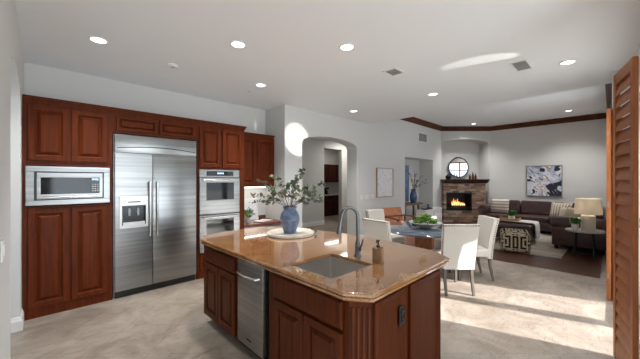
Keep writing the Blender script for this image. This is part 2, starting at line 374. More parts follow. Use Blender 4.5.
# right wall: French door opening 3.05-5.35, high windows over the sofa
b = nb()
Y0, Y1 = -.2, 0
box(b, 2.9, 5.40, -.40, -.20, 2.46, KZ); box(b, 2.9, 3.42, -.40, -.20, 0, 2.46); box(b, 5.24, 5.40, -.40, -.20, 0, 2.46)
box(b, 5.40, 7.3, Y0, Y1, 0, LZ); box(b, 7.3, 10.7, Y0, Y1, 0, 1.6); box(b, 7.3, 10.7, Y0, Y1, 2.45, LZ); box(b, 10.7, WF+.15, Y0, Y1, 0, LZ)
struct('wall_right', b, 'wall_paint')
b = nb(); box(b, 2.9, 3.05, -3.0, -.40, 0, KZ); struct('wall_nook', b, 'wall_paint')
b = nb(); box(b, WL-.32, .2, -3.2, -3.0, 0, KZ); box(b, 2.8, 3.05, -3.2, -3.0, 0, KZ); box(b, .2, 2.8, -3.2, -3.0, 0, .55); box(b, .2, 2.8, -3.2, -3.0, 2.45, KZ); struct('wall_rear', b, 'wall_paint')
# windows
def window(name, x0, x1, z0, z1, y, n, m='trim_white'):
    b = nb(); t = .05
    box(b, x0, x1, y-.03, y+.03, z0, z0+t); box(b, x0, x1, y-.03, y+.03, z1-t, z1)
    for i in range(n+1):
        xx = x0+(x1-x0-t)*i/n; box(b, xx, xx+t, y-.03, y+.03, z0+t, z1-t)
    if n > 3: box(b, x0+t, x1-t, y-.02, y+.02, (z0+z1)/2-.02, (z0+z1)/2+.02)
    o = struct(name, b, m)
window('window_1', 7.3, 10.7, 1.6, 2.45, -.12, 6, 'shutter_wood')
window('added_rear_window', .2, 2.8, .55, 2.45, -3.1, 3)  # unseen window behind the camera, added to bring light in
# French doors: two white leaves with glass
def leaf(name, x0, x1, rail=.165):
    b = nb(); y = -.30
    box(b, x0, x0+.08, y-.035, y+.035, .02, 2.42); box(b, x1-.08, x1, y-.035, y+.035, .02, 2.42)
    box(b, x0+.07, x1-.07, y-.022, y+.022, 2.34, 2.42); box(b, x0+.07, x1-.07, y-.022, y+.022, .02, rail)
    o = struct(name, b, 'trim_white')
    g = nb(); box(g, x0+.07, x1-.07, y-.003, y+.003, rail, 2.34); go = link('pane', g, 'glass', o); go.visible_shadow = True
    h = nb(); xx = x1-.035 if x0 < 4 else x0+.035
    tube(h, [(xx, y+.022, 1.0), (xx, y+.06, 1.0), (xx+(-.1 if x0 < 4 else .1), y+.06, 1.0)], .009); link('door_handle', h, 'black_metal', o)
    return o
leaf('door_1', 3.545, 4.385, .10); leaf('door_2', 4.39, 5.20)
b = nb(); box(b, 3.42, 3.54, -.34, -.19, 0, 2.46); box(b, 5.205, 5.24, -.34, -.19, 0, 2.46); box(b, 3.54, 5.205, -.34, -.19, 2.43, 2.46); struct('trim_1', b, 'trim_white')
# baseboards
def bboard(name, pts, flip=1):
    b = nb(); prof = [(0, 0), (.018, 0), (.018, .10), (.012, .115), (.008, .135), (0, .14)]
    V = [Vector((*p, 0)) for p in pts]; n = len(V); cols = []
    for i in range(n):
        if i == 0: d = (V[1]-V[0]).normalized(); nn = Vector((-d.y, d.x, 0))
        elif i == n-1: d = (V[i]-V[i-1]).normalized(); nn = Vector((-d.y, d.x, 0))
        else:
            d0 = (V[i]-V[i-1]).normalized(); d1 = (V[i+1]-V[i]).normalized()
            n0 = Vector((-d0.y, d0.x, 0)); n1 = Vector((-d1.y, d1.x, 0)); nn = (n0+n1); nn = nn/(nn.length_squared/2) if nn.length > .01 else n0
        cols.append([b.verts.new(V[i]+nn*flip*o_+Vector((0, 0, z))) for o_, z in prof])
    for a, c in zip(cols, cols[1:]):
        for k in range(len(prof)): b.faces.new((a[k], a[(k+1) % 6], c[(k+1) % 6], c[k]))
    b.faces.new(cols[0]); b.faces.new(cols[-1][::-1]); return struct(name, b, 'trim_white')
bboard('baseboard_left', [(WL-.32, 4.18), (WL, 4.18), (WL, 4.42)], -1)
bboard('baseboard_left_front', [(WL, -2.9), (WL, 2.9)], -1)
bboard('baseboard_arch', [(3.4, WA), (3.77, WA), (3.77, T)], -1)
bboard('baseboard_arch_right', [(5.55, T), (5.55, WA), (7.87, WA)], -1)
bboard('baseboard_hall', [(3.42, 6.9), (6.93, 6.9)], -1)
bboard('baseboard_far', [(WF, 3.1), (WF, .02)], -1)
# wooden crown in the living room
b = nb(); prof = [(0, 3.31), (.018, 3.31), (.022, 3.335), (.05, 3.36), (.085, 3.42), (.095, 3.445), (.10, 3.468), (0, 3.468)]
path = [(EX+.01, WA), (10.46, WA), (WF, 3.12), (WF, 0), (EX+.01, 0)]
V = [Vector((*p_, 0)) for p_ in path]; cols = []
for i in range(len(V)):
    d0 = (V[i]-V[i-1]).normalized() if i else (V[1]-V[0]).normalized()
    d1 = (V[i+1]-V[i]).normalized() if i < len(V)-1 else d0
    n0, n1 = Vector((d0.y, -d0.x, 0)), Vector((d1.y, -d1.x, 0)); nn = n0+n1; nn = nn*(2/nn.length_squared)
    cols.append([b.verts.new(V[i]+nn*o_+Vector((0, 0, z))) for o_, z in prof])
for a_, c_ in zip(cols, cols[1:]):
    for k in range(8): b.faces.new((a_[k], a_[(k+1) % 8], c_[(k+1) % 8], c_[k]))
b.faces.new(cols[0]); b.faces.new(cols[-1][::-1]); struct('trim_2', b, 'crown_wood')

# ------------------------------------------------------------------ ceiling fittings
def can(x, y, z, label, r=.085, power=16):
    t = thing('recessed_light', label, 'ceiling light', (x, y, z), 0, 'recessed ceiling lights')
    b = nb(); lathe(b, [(r*.78, -.002), (r*.8, -.008), (r, -.006), (r*1.02, 0)], 32); link('trim_ring', b, 'white_plastic', t, 40)
    b = nb(); lathe(b, [(0, -.003), (r*.78, -.003), (r*.78, 0), (0, 0)], 32); link('lens', b, 'lamp_lens', t)
    l = bpy.data.lights.new('can_lamp', 'SPOT'); l.energy = power*8*(1.2 if z > 3 else 1); l.spot_size = 2.15 if z > 3 else 1.85; l.spot_blend = .9; l.shadow_soft_size = .07; l.color = (1, .98, .95)
    o = bpy.data.objects.new('can_lamp', l); C.objects.link(o); o.parent = t; o.location = (0, 0, -.02)
    return t
for x, y, z, lb in [
    (.42, 3.71, KZ, 'round recessed ceiling light above the tall microwave cabinet'),
    (1.50, 2.79, KZ, 'round recessed ceiling light over the left end of the island'),
    (2.38, 2.02, KZ, 'round recessed ceiling light over the island by the faucet'),
    (2.39, 3.74, KZ, 'round recessed ceiling light in front of the double wall oven'),
    (4.63, .38, KZ, 'round recessed ceiling light nearest the wooden shutters'),
    (4.69, 3.79, KZ, 'round recessed ceiling light just before the hall archway'),
    (4.72, 2.11, KZ, 'round recessed ceiling light above the dining table'),
    (10.7, 3.35, LZ, 'small recessed ceiling light in front of the fireplace'),
    (10.6, .85, LZ, 'small recessed ceiling light over the sectional sofa')]:
    can(x, y, z, lb)
def grille(name, label, cat, loc, w_, h_, mx, n=10, m='white_plastic', fin='white_plastic'):
    t = thing(name, label, cat, loc); t.rotation_euler = mx
    b = nb(); f_ = .02
    box(b, -w_/2, w_/2, -h_/2, -h_/2+f_, 0, .012); box(b, -w_/2, w_/2, h_/2-f_, h_/2, 0, .012)
    box(b, -w_/2, -w_/2+f_, -h_/2+f_, h_/2-f_, 0, .012); box(b, w_/2-f_, w_/2, -h_/2+f_, h_/2-f_, 0, .012); link('frame', b, m, t)
    b = nb(); box(b, -w_/2+f_, w_/2-f_, -h_/2+f_, h_/2-f_, 0, .002); link('backing', b, 'black_metal', t)
    b = nb()
    for i in range(n):
        yy = -h_/2+f_+(h_-2*f_)*(i+.5)/n; box(b, -w_/2+f_, w_/2-f_, -.008, .008, -.001, .001, mx=TR((0, yy, .008), .5))
    link('louvers', b, fin, t)
grille('ceiling_vent', 'white slatted air vent in ceiling above the island', 'vent', (3.37, 2.04, KZ), .24, .20, (PI, 0, 0), 8)
mat('vent_grey', (.42, .42, .43), .6)
grille('return_vent', 'grey square return vent in ceiling near the shutters', 'vent', (4.33, .80, KZ), .38, .18, (PI, 0, 0), 14, 'white_plastic', 'vent_grey')
grille('wall_vent', 'square air vent high on wall above the console alcove', 'vent', (9.02, WA, 2.92), .60, .30, (PI/2, 0, 0), 10, 'white_plastic', 'vent_grey')
def disc(name, label, cat, loc, r, h=.03):
    t = thing(name, label, cat, loc)
    b = nb(); lathe(b, [(0, -h), (r*.8, -h), (r, -h*.5), (r, 0), (0, 0)], 28); link('housing', b, 'white_plastic', t, 40)
    b = nb(); lathe(b, [(0, -h-.004), (r*.25, -h-.004), (r*.3, -h), (0, -h)], 16); link('sensor', b, 'vent_grey', t)
disc('smoke_detector', 'round white smoke detector on ceiling before the fridge', 'smoke detector', (1.18, 3.87, KZ), .065)
disc('sprinkler_cap', 'small round white ceiling cap between island and arch', 'sprinkler', (2.44, 4.12, KZ), .04, .01)
disc('ceiling_speaker', 'left of the two round white caps on living ceiling', 'sensor', (7.6, 1.7, LZ), .06, .012)
disc('ceiling_speaker', 'right of the two round white caps on living ceiling', 'sensor', (8.2, 1.55, LZ), .06, .012)
def switch(x, z, label, n=1, wall='arch', y=0):
    wd = .05+.045*n
    t = thing('light_switch', label, 'light switch', (x, WA, z) if wall == 'arch' else (WL, y, z), 0 if wall == 'arch' else PI/2)
    b = nb(); box(b, -wd/2, wd/2, -.006, 0, -.057, .057, .002); link('plate', b, 'white_plastic', t)
    for k in range(n):
        b = nb(); cx = (k-(n-1)/2)*.045; box(b, cx-.014, cx+.014, -.011, -.006, -.03, .03, .002); link('rocker', b, 'trim_white', t)
switch(5.72, 1.09, 'single white light switch nearest the archway'); switch(5.93, 1.09, 'wide white triple light switch on the arch wall', 3); switch(6.2, 1.09, 'single white light switch beside the line-drawing canvas')
switch(0, 1.14, 'white light switch on left wall by the doorway', 1, 'left', 2.3)

# ------------------------------------------------------------------ kitchen cabinets (doors face -y, door face at y = 4.41)
YF = 4.43
def door_m(parent, x0, x1, z0, z1, m='cherry', yf=YF, name='door', prof=RAISED, sc=1):
    b = nb(); rings(b, (x0, yf, z0), (1, 0, 0), (0, 0, 1), (0, -1, 0), x1-x0, z1-z0, prof, sc); return link(name, b, m, parent)
def crown_strip(parent, x0, x1, z, yf, yb, m='cherry', ends=(1, 1)):
    b = nb()
    for dz, o_, h in ((0, .012, .018), (.018, .022, .02), (.038, .036, .025)):
        box(b, x0-o_*ends[0], x1+o_*ends[1], yf-o_, yb, z+dz, z+dz+h, .003)
    return link('crown', b, m, parent)
t = thing('tall_cabinet', 'tall cherry cabinet with four raised panel doors housing microwave', 'cabinet', (-.15, YF, 0))
def loc_thing(t):  # children modelled in world coordinates
    pass
def P(b, name, m, t, smooth=None):
    bmesh.ops.translate(b, vec=-t.location, verts=b.verts) if t.rotation_euler[2] == 0 else None
    return link(name, b, m, t, smooth)
def door_w(t, x0, x1, z0, z1, m='cherry', yf=YF, name='door', prof=RAISED, sc=1):
    b = nb(); rings(b, (x0, yf, z0), (1, 0, 0), (0, 0, 1), (0, -1, 0), x1-x0, z1-z0, prof, sc); return P(b, name, m, t)
def crown_w(t, x0, x1, z, yf, yb, m='cherry', ends=(1, 1)):
    b = nb()
    for dz, o_, h in ((0, .010, .018), (.018, .018, .02), (.038, .030, .022)):
        box(b, x0-o_*ends[0], x1+o_*ends[1], yf-o_, yb, z+dz, z+dz+h, .003)
    return P(b, 'crown', m, t)
b = nb(); x0, x1 = -.15, .64
box(b, x0, x1, YF, WK-.002, .0, 1.225); box(b, x0, x1, YF, WK-.002, 1.685, 2.38)
box(b, x0, x0+.02, YF, WK-.002, 1.225, 1.685); box(b, x1-.02, x1, YF, WK-.002, 1.225, 1.685); box(b, x0+.02, x1-.02, 4.95, WK-.002, 1.225, 1.685)
P(b, 'body', 'cherry', t)
door_w(t, -.11, .228, 1.735, 2.345); door_w(t, .248, .59, 1.735, 2.345)
door_w(t, -.11, .228, .115, 1.205); door_w(t, .248, .59, .115, 1.205)
crown_w(t, x0, x1, 2.38, YF, WK-.002, ends=(0, 0))
t = thing('bridge_cabinet', 'low cherry cabinet with two wide doors above the fridge', 'cabinet', (.64, YF, 2.13))
b = nb(); box(b, .64, 1.70, YF, WK-.002, 2.125, 2.38); P(b, 'body', 'cherry', t)
door_w(t, .68, 1.155, 2.155, 2.345, sc=.62); door_w(t, 1.175, 1.66, 2.155, 2.345, sc=.62); crown_w(t, .64, 1.70, 2.38, YF, WK-.002, ends=(0, 0))
t = thing('oven_cabinet', 'tall cherry cabinet around the double wall oven', 'cabinet', (1.70, YF, 0))
b = nb(); box(b, 1.70, 2.50, YF, WK-.002, .0, .385); box(b, 1.70, 2.50, YF, WK-.002, 1.69, 2.38)
box(b, 1.70, 1.72, YF, WK-.002, .385, 1.69); box(b, 2.39, 2.50, YF, WK-.002, .385, 1.69); box(b, 1.72, 2.39, 4.98, WK-.002, .385, 1.69); P(b, 'body', 'cherry', t)
door_w(t, 1.725, 2.075, 1.72, 2.345); door_w(t, 2.095, 2.45, 1.72, 2.345); door_w(t, 1.74, 2.44, .12, .36, name='drawer', sc=.6)
crown_w(t, 1.70, 2.50, 2.38, YF, WK-.002, ends=(0, 1))
t = thing('wall_cabinet', 'cherry wall cabinet with two doors above the desk', 'cabinet', (2.50, 4.72, 1.39))
b = nb(); box(b, 2.505, 3.325, 4.72, WK-.002, 1.39, 2.34); P(b, 'body', 'cherry', t)
door_w(t, 2.54, 2.905, 1.42, 2.31, yf=4.72); door_w(t, 2.925, 3.29, 1.42, 2.31, yf=4.72); crown_w(t, 2.54, 3.295, 2.34, 4.72, WK-.002, ends=(0, 1))
b = nb(); box(b, 2.6, 3.2, 4.8, 4.84, 1.375, 1.39); P(b, 'light_strip', 'lamp_lens', t)
area('undercabinet_lamp', (2.95, 4.86, 1.36), (0, .2, -1), .6, .05, .7, (1, .9, .78))
t = thing('desk_counter', 'reddish granite desk counter right of the ovens', 'counter', (2.5, 4.43, .68))
b = nb(); box(b, 2.505, 3.325, 4.42, WK-.002, .70, .74, .006); P(b, 'top', 'red_granite', t)
b = nb(); box(b, 2.505, 3.325, WK-.02, WK-.002, .741, .80); P(b, 'backsplash', 'red_granite', t)
# ---- fridge
t = thing('refrigerator', 'stainless built in side by side fridge with ice dispenser', 'refrigerator', (.655, 4.42, 0))
b = nb(); box(b, .655, 1.685, 4.45, 5.0, .02, 2.115); P(b, 'body', 'steel', t)
b = nb(); box(b, .665, 1.675, 4.44, 4.46, .0, .085, .004); P(b, 'kick_plate', 'black', t)
def plate(b, x0, x1, z0, z1, y0=4.395, y1=4.45, bev=.006): box(b, x0, x1, y0, y1, z0, z1, bev)
def fdoor(x0, x1):
    b = nb(); plate(b, x0, x1, .095, 1.865); return P(b, 'door', 'steel', t, 30)
# left door with a dispenser cut-out
b = nb(); dx0, dx1, dz0, dz1 = .735, 1.005, .93, 1.185
box(b, .665, 1.083, 4.395, 4.45, .095, dz0); box(b, .665, 1.083, 4.395, 4.45, dz1, 1.865)
box(b, .665, dx0, 4.395, 4.45, dz0, dz1); box(b, dx1, 1.083, 4.395, 4.45, dz0, dz1)
dl = P(b, 'door', 'steel', t)
fdoor(1.09, 1.675)
b = nb(); plate(b, .662, 1.678, 1.875, 2.11, 4.40)
P(b, 'top_grille', 'steel', t, 30)
b = nb()
for i in range(12):
    a0 = .68+.98*i/12; a1 = .68+.98*(i+1)/12
    f0 = math.sin(PI*i/12)*.035; f1 = math.sin(PI*(i+1)/12)*.035
    prism(b, [(a0, 1.925+f0), (a1, 1.925+f1), (a1, 1.935+f1), (a0, 1.935+f0)], 4.392, 4.40, 'y')
P(b, 'grille_reflection', 'black_metal', t)  # dark arc modelled in place of a curved reflection on the panel
def dchild(par, b, name, m): 
    bmesh.ops.translate(b, vec=-t.location, verts=b.verts); return link(name, b, m, par)
b = nb(); 
box(b, .71, 1.03, 4.383, 4.396, 1.185, 1.31, .004); box(b, .71, dx0, 4.383, 4.396, .895, 1.185); box(b, dx1, 1.03, 4.383, 4.396, .895, 1.185); box(b, dx0, dx1, 4.383, 4.396, .895, dz0)
dchild(dl, b, 'dispenser_surround', 'dispenser_silver')
b = nb(); box(b, dx0, dx1, 4.436, 4.449, dz0, dz1); box(b, dx0, dx0+.01, 4.39, 4.436, dz0, dz1); box(b, dx1-.01, dx1, 4.39, 4.436, dz0, dz1); box(b, dx0, dx1, 4.39, 4.436, dz1-.01, dz1)
dchild(dl, b, 'dispenser_recess', 'black')
b = nb(); box(b, dx0+.01, dx1-.01, 4.385, 4.43, dz0, dz0+.04, .004); dchild(dl, b, 'drip_tray', 'dispenser_silver')
for xx in (.82, .92):
    b = nb(); cyl(b, xx, 4.42, 1.085, 1.15, .018, .014, 16); box(b, xx-.013, xx+.013, 4.412, 4.418, 1.05, 1.088, .002); dchild(dl, b, 'dispenser_paddle', 'vent_grey')
b = nb(); box(b, .80, .94, 4.381, 4.384, 1.225, 1.24); dchild(dl, b, 'display', 'black_glass')
def bar_handle(xx, z0, z1, y=4.395, off=.055, r=.012, m='chrome_brushed'):
    b = nb(); tube(b, [(xx, y-off, z0), (xx, y-off, z1)], r, 14)
    for z in (z0+.03, z1-.03): tube(b, [(xx, y-off, z), (xx, y+.002, z)], r*.8, 10); tube(b, [(xx, y-off, z-.02), (xx, y-off, z+.02)], r*1.35, 14)
    return P(b, 'handle', m, t, 40)
bar_handle(1.045, .76, 1.50); bar_handle(1.135, .76, 1.50)
# ---- microwave
t = thing('microwave', 'built in stainless microwave in the tall cabinet', 'microwave', (.24, 4.42, 1.24))
b = nb(); A, B_, Cc, D = -.128, .612, 1.238, 1.675; a, b2, c2_, d2 = -.062, .548, 1.295, 1.615
box(b, A, B_, 4.405, 4.428, d2, D, .003); box(b, A, B_, 4.405, 4.428, Cc, c2_, .003); box(b, A, a, 4.405, 4.428, c2_, d2, .003); box(b, b2, B_, 4.405, 4.428, c2_, d2, .003)
P(b, 'trim_kit', 'steel', t)
b = nb(); box(b, a+.02, b2-.02, 4.43, 4.85, c2_+.01, d2-.01); P(b, 'body', 'black', t)
b = nb(); box(b, a, b2, 4.418, 4.4285, c2_, d2); P(b, 'surround_gap', 'black', t)
dd = nb(); x0, x1, z0, z1 = a+.022, b2-.012, c2_+.012, d2-.012
box(dd, x0, x1, 4.385, 4.417, z1-.055, z1, .003); box(dd, x0, x1, 4.385, 4.417, z0, z0+.055, .003); box(dd, x0, x0+.03, 4.385, 4.417, z0+.055, z1-.055); box(dd, x1-.03, x1, 4.385, 4.417, z0+.055, z1-.055)
P(dd, 'door_frame', 'steel', t)
b = nb(); box(b, x0+.03, x1-.115, 4.388, 4.417, z0+.055, z1-.055); P(b, 'window', 'black_glass', t)
b = nb(); box(b, x1-.112, x1-.03, 4.388, 4.417, z0+.055, z1-.055)
cp = P(b, 'control_panel', 'black', t)
b = nb()
for i in range(3):
    for j in range(4): box(b, x1-.103+i*.024, x1-.087+i*.024, 4.386, 4.388, z0+.075+j*.026, z0+.09+j*.026)
bmesh.ops.translate(b, vec=-t.location, verts=b.verts); link('buttons', b, 'vent_grey', cp)
b = nb(); box(b, x1-.103, x1-.04, 4.386, 4.388, z1-.085, z1-.065); bmesh.ops.translate(b, vec=-t.location, verts=b.verts); link('display', b, 'display', cp)
b = nb(); tube(b, [(x0+.03, 4.355, z0+.02), (x1-.03, 4.355, z0+.02)], .009, 12)
for xx in (x0+.06, x1-.06): tube(b, [(xx, 4.355, z0+.02), (xx, 4.39, z0+.02)], .007)
P(b, 'handle', 'chrome_brushed', t, 40)
# ---- double wall oven
t = thing('double_oven', 'stainless double wall oven with two windowed doors', 'oven', (2.05, 4.42, .39))
ox0, ox1 = 1.722, 2.388
b = nb(); box(b, ox0+.01, ox1-.01, 4.44, 4.95, .395, 1.68); P(b, 'body', 'black_metal', t)
b = nb(); box(b, ox0, ox1, 4.40, 4.44, 1.565, 1.685, .004); P(b, 'control_panel', 'steel', t)
b = nb(); box(b, 1.83, 2.28, 4.396, 4.401, 1.585, 1.66, .002); cpp = P(b, 'control_glass', 'black_glass', t)
b = nb(); box(b, 2.0, 2.11, 4.394, 4.396, 1.615, 1.64); bmesh.ops.translate(b, vec=-t.location, verts=b.verts); link('display', b, 'display', cpp)
for z0, z1 in ((.985, 1.555), (.40, .97)):
    wz0, wz1 = z0+.22, z1-.075; wx0, wx1 = 1.825, 2.285
    b = nb(); box(b, ox0, ox1, 4.39, 4.44, z0, wz0, .004); box(b, ox0, ox1, 4.39, 4.44, wz1, z1, .004); box(b, ox0, wx0, 4.39, 4.44, wz0, wz1); box(b, wx1, ox1, 4.39, 4.44, wz0, wz1)
    d_ = P(b, 'oven_door', 'steel', t)
    b = nb(); box(b, wx0, wx1, 4.393, 4.42, wz0, wz1); bmesh.ops.translate(b, vec=-t.location, verts=b.verts); link('window', b, 'black_glass', d_)
    b = nb(); tube(b, [(ox0+.04, 4.345, z1-.035), (ox1-.04, 4.345, z1-.035)], .012, 12)
    for xx in (ox0+.07, ox1-.07): tube(b, [(xx, 4.345, z1-.035), (xx, 4.392, z1-.035)], .009)
    bmesh.ops.translate(b, vec=-t.location, verts=b.verts); link('handle', b, 'chrome_brushed', d_, 40)

# ------------------------------------------------------------------ island
IX, IY0, IY1, IXB, IZ = 1.24, .945, 3.05, 2.21, .858
t = thing('kitchen_island', 'dark cherry island base with panelled doors and fluted corner', 'island', (1.7, 2.0, 0))
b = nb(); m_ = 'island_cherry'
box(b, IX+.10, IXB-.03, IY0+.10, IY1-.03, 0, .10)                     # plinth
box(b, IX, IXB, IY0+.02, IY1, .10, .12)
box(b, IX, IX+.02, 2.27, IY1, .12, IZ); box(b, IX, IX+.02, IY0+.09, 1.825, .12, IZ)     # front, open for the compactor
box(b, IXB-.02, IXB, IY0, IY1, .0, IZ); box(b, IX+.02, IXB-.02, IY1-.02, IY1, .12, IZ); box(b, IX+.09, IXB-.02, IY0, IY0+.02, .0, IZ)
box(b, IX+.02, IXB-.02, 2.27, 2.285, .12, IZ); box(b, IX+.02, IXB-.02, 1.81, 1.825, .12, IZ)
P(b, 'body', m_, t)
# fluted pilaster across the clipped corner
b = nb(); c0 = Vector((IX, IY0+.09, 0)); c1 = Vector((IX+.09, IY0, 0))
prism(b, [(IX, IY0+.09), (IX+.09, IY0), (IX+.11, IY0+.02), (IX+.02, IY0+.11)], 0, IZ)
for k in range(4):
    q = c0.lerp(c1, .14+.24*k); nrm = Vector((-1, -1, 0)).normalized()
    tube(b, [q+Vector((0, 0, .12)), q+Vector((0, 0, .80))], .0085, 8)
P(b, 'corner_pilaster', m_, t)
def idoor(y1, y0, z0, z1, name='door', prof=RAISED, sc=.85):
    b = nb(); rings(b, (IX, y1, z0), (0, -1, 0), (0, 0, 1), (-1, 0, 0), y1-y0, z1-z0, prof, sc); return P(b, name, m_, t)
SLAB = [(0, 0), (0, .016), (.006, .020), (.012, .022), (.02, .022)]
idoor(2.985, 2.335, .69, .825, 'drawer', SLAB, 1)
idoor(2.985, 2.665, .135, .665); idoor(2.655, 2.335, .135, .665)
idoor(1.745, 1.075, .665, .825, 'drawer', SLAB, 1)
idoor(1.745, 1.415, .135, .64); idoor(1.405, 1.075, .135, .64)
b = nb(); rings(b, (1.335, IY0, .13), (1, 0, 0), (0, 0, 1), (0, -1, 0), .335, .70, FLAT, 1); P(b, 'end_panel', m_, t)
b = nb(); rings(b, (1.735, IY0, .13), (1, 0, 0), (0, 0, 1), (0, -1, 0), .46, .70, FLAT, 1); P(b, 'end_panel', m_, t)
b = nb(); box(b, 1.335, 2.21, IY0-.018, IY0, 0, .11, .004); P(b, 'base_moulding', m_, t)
o_ = thing('power_outlet', 'black power outlet on the end panel of the island', 'outlet', (1.62, IY0-.021, .67))
b = nb(); box(b, -.035, .035, -.006, 0, -.06, .06, .002); link('plate', b, 'black_metal', o_)
for zz in (-.022, .022):
    b = nb(); box(b, -.016, .016, -.010, -.006, zz-.014, zz+.014, .002); link('socket', b, 'black', o_)
# compactor
t = thing('trash_compactor', 'narrow stainless trash compactor set in the island front', 'appliance', (1.22, 2.045, 0))
b = nb(); box(b, 1.245, 1.75, 1.85, 2.245, .125, .85); P(b, 'body', 'black_metal', t)
b = nb(); box(b, 1.20, 1.244, 1.852, 2.243, .155, .845, .008); P(b, 'front_panel', 'steel', t, 30)
b = nb(); box(b, 1.225, 1.244, 1.86, 2.235, .122, .15); P(b, 'toe_panel', 'black', t)
b = nb(); tube(b, [(1.20, 2.20, .755), (1.17, 2.185, .752), (1.158, 2.05, .748), (1.17, 1.91, .752), (1.20, 1.895, .755)], .011, 12); P(b, 'handle', 'chrome_brushed', t, 40)
b = nb(); box(b, 1.198, 1.2005, 2.02, 2.09, .215, .228); P(b, 'badge', 'black_metal', t)
# countertop with sink hole
OUT = [(1.17, 1.02), (1.265, .885), (2.29, .89), (2.43, 1.06), (2.50, 1.60), (2.48, 2.22), (2.38, 2.68), (2.21, 3.10), (2.03, 3.22), (1.56, 3.21), (1.27, 3.14), (1.17, 2.97)]
def offset(poly, d):
    n = len(poly); out = []
    for i in range(n):
        p0, p1, p2 = Vector(poly[i-1]), Vector(poly[i]), Vector(poly[(i+1) % n])
        d0 = (p1-p0).normalized(); d1 = (p2-p1).normalized()
        n0 = Vector((-d0.y, d0.x)); n1 = Vector((-d1.y, d1.x)); nn = n0+n1
        out.append(tuple(p1+nn*(2/nn.length_squared)*d))
    return out
def rrect(x0, x1, y0, y1, r, n=5):
    o = []
    for cx, cy, a in ((x1-r, y1-r, 0), (x0+r, y1-r, PI/2), (x0+r, y0+r, PI), (x1-r, y0+r, 1.5*PI)):
        for i in range(n+1): o.append((cx+r*math.cos(a+PI/2*i/n), cy+r*math.sin(a+PI/2*i/n)))
    return o
SX0, SX1, SY0, SY1 = 1.272, 1.72, 1.205, 1.635
hole = rrect(SX0, SX1, SY0, SY1, .02)
b = nb(); prev = None; first = None
for ins, z in [(.012, .91), (.004, .908), (0, .902), (0, .892), (.005, .888), (.012, .886), (.012, .884), (.004, .880), (.002, .870), (.008, .862), (.02, .859)]:
    ring = [b.verts.new((x, y, z)) for x, y in offset(OUT, ins)]
    if prev:
        for i in range(len(ring)): b.faces.new((prev[i], prev[(i+1) % len(ring)], ring[(i+1) % len(ring)], ring[i]))
    else: first = ring
    prev = ring
ht = [b.verts.new((x, y, .91)) for x, y in hole]; hb = [b.verts.new((x, y, .886)) for x, y in hole]
for i in range(len(ht)): b.faces.new((ht[i], hb[i], hb[(i+1) % len(ht)], ht[(i+1) % len(ht)]))
b.edges.ensure_lookup_table()
def fill(ra, rb):
    es = []
    for r in (ra, rb):
        for i in range(len(r)):
            e = b.edges.get((r[i], r[(i+1) % len(r)])) or b.edges.new((r[i], r[(i+1) % len(r)])); es.append(e)
    bmesh.ops.triangle_fill(b, edges=es, use_beauty=True, use_dissolve=False)
fill(first, ht); fill(prev, hb)
tag(link('island_countertop', b, 'granite'), 'polished golden brown granite island top with clipped corners', 'countertop')
# sink
b = nb(); prev = None
for (r0, z) in [(.010, .884), (-.001, .884), (-.004, .70), (-.03, .672), (-.15, .668)]:
    e = r0; ring = [b.verts.new((x, y, z)) for x, y in rrect(SX0-e, SX1+e, SY0-e, SY1+e, max(.012, .02+e*.3))]
    if prev:
        for i in range(len(ring)): b.faces.new((prev[i], prev[(i+1) % len(ring)], ring[(i+1) % len(ring)], ring[i]))
    prev = ring
b.faces.new(prev)
t = thing('sink', 'undermount stainless sink set in the granite island', 'sink', (1.51, 1.40, .66))
P(b, 'bowl', 'sink_steel', t, 40)
b = nb(); cyl(b, 1.51, 1.40, .6685, .672, .04, .038); P(b, 'drain', 'chrome_brushed', t, 40)
# faucet
t = thing('faucet', 'dark steel gooseneck faucet behind the island sink', 'faucet', (1.82, 1.43, .91), math.radians(148))
b = nb(); lathe(b, [(0, 0), (.030, 0), (.030, .008), (.023, .02), (.021, .10), (.017, .12), (0, .12)], 24); link('base', b, 'faucet_steel', t, 40)
pts = [(0, 0, .10), (0, 0, .22), (0, 0, .30)]
for i in range(1, 13):
    a = PI*i/12*.97; pts.append((.068-.068*math.cos(a), 0, .31+.08*math.sin(a)))
pts += [(.145, 0, .27)]
b = nb(); tube(b, pts, .0145, 14); link('neck', b, 'faucet_steel', t, 60)
b = nb(); tube(b, [(.143, 0, .288), (.150, 0, .24), (.157, 0, .195), (.160, 0, .180)], [.014, .017, .021, .019], 16); sp = link('spray_head', b, 'faucet_steel', t, 60)
b = nb(); box(b, .128, .134, -.006, .006, .215, .235, .002); link('spray_button', b, 'black', sp)
b = nb(); tube(b, [(0, .018, .06), (0, .045, .06)], .016, 14); tube(b, [(0, .040, .06), (-.012, .058, .10), (-.02, .066, .145)], [.009, .007, .006], 10); link('lever', b, 'faucet_steel', t, 60)
# soap
t = thing('soap_dispenser', 'square bronze soap dispenser with dark pump', 'soap dispenser', (1.79, 1.215, .9105), math.radians(15))
b = nb(); box(b, -.034, .034, -.034, .034, 0, .11, .005); link('bottle', b, 'bronze', t, 30)
b = nb(); cyl(b, 0, 0, .11, .125, .014); cyl(b, 0, 0, .125, .155, .006); box(b, -.012, .012, -.012, .012, .152, .163, .003); tube(b, [(0, 0, .157), (-.035, 0, .157), (-.042, 0, .150)], .0045, 8); link('pump', b, 'pump_dark', t, 40)
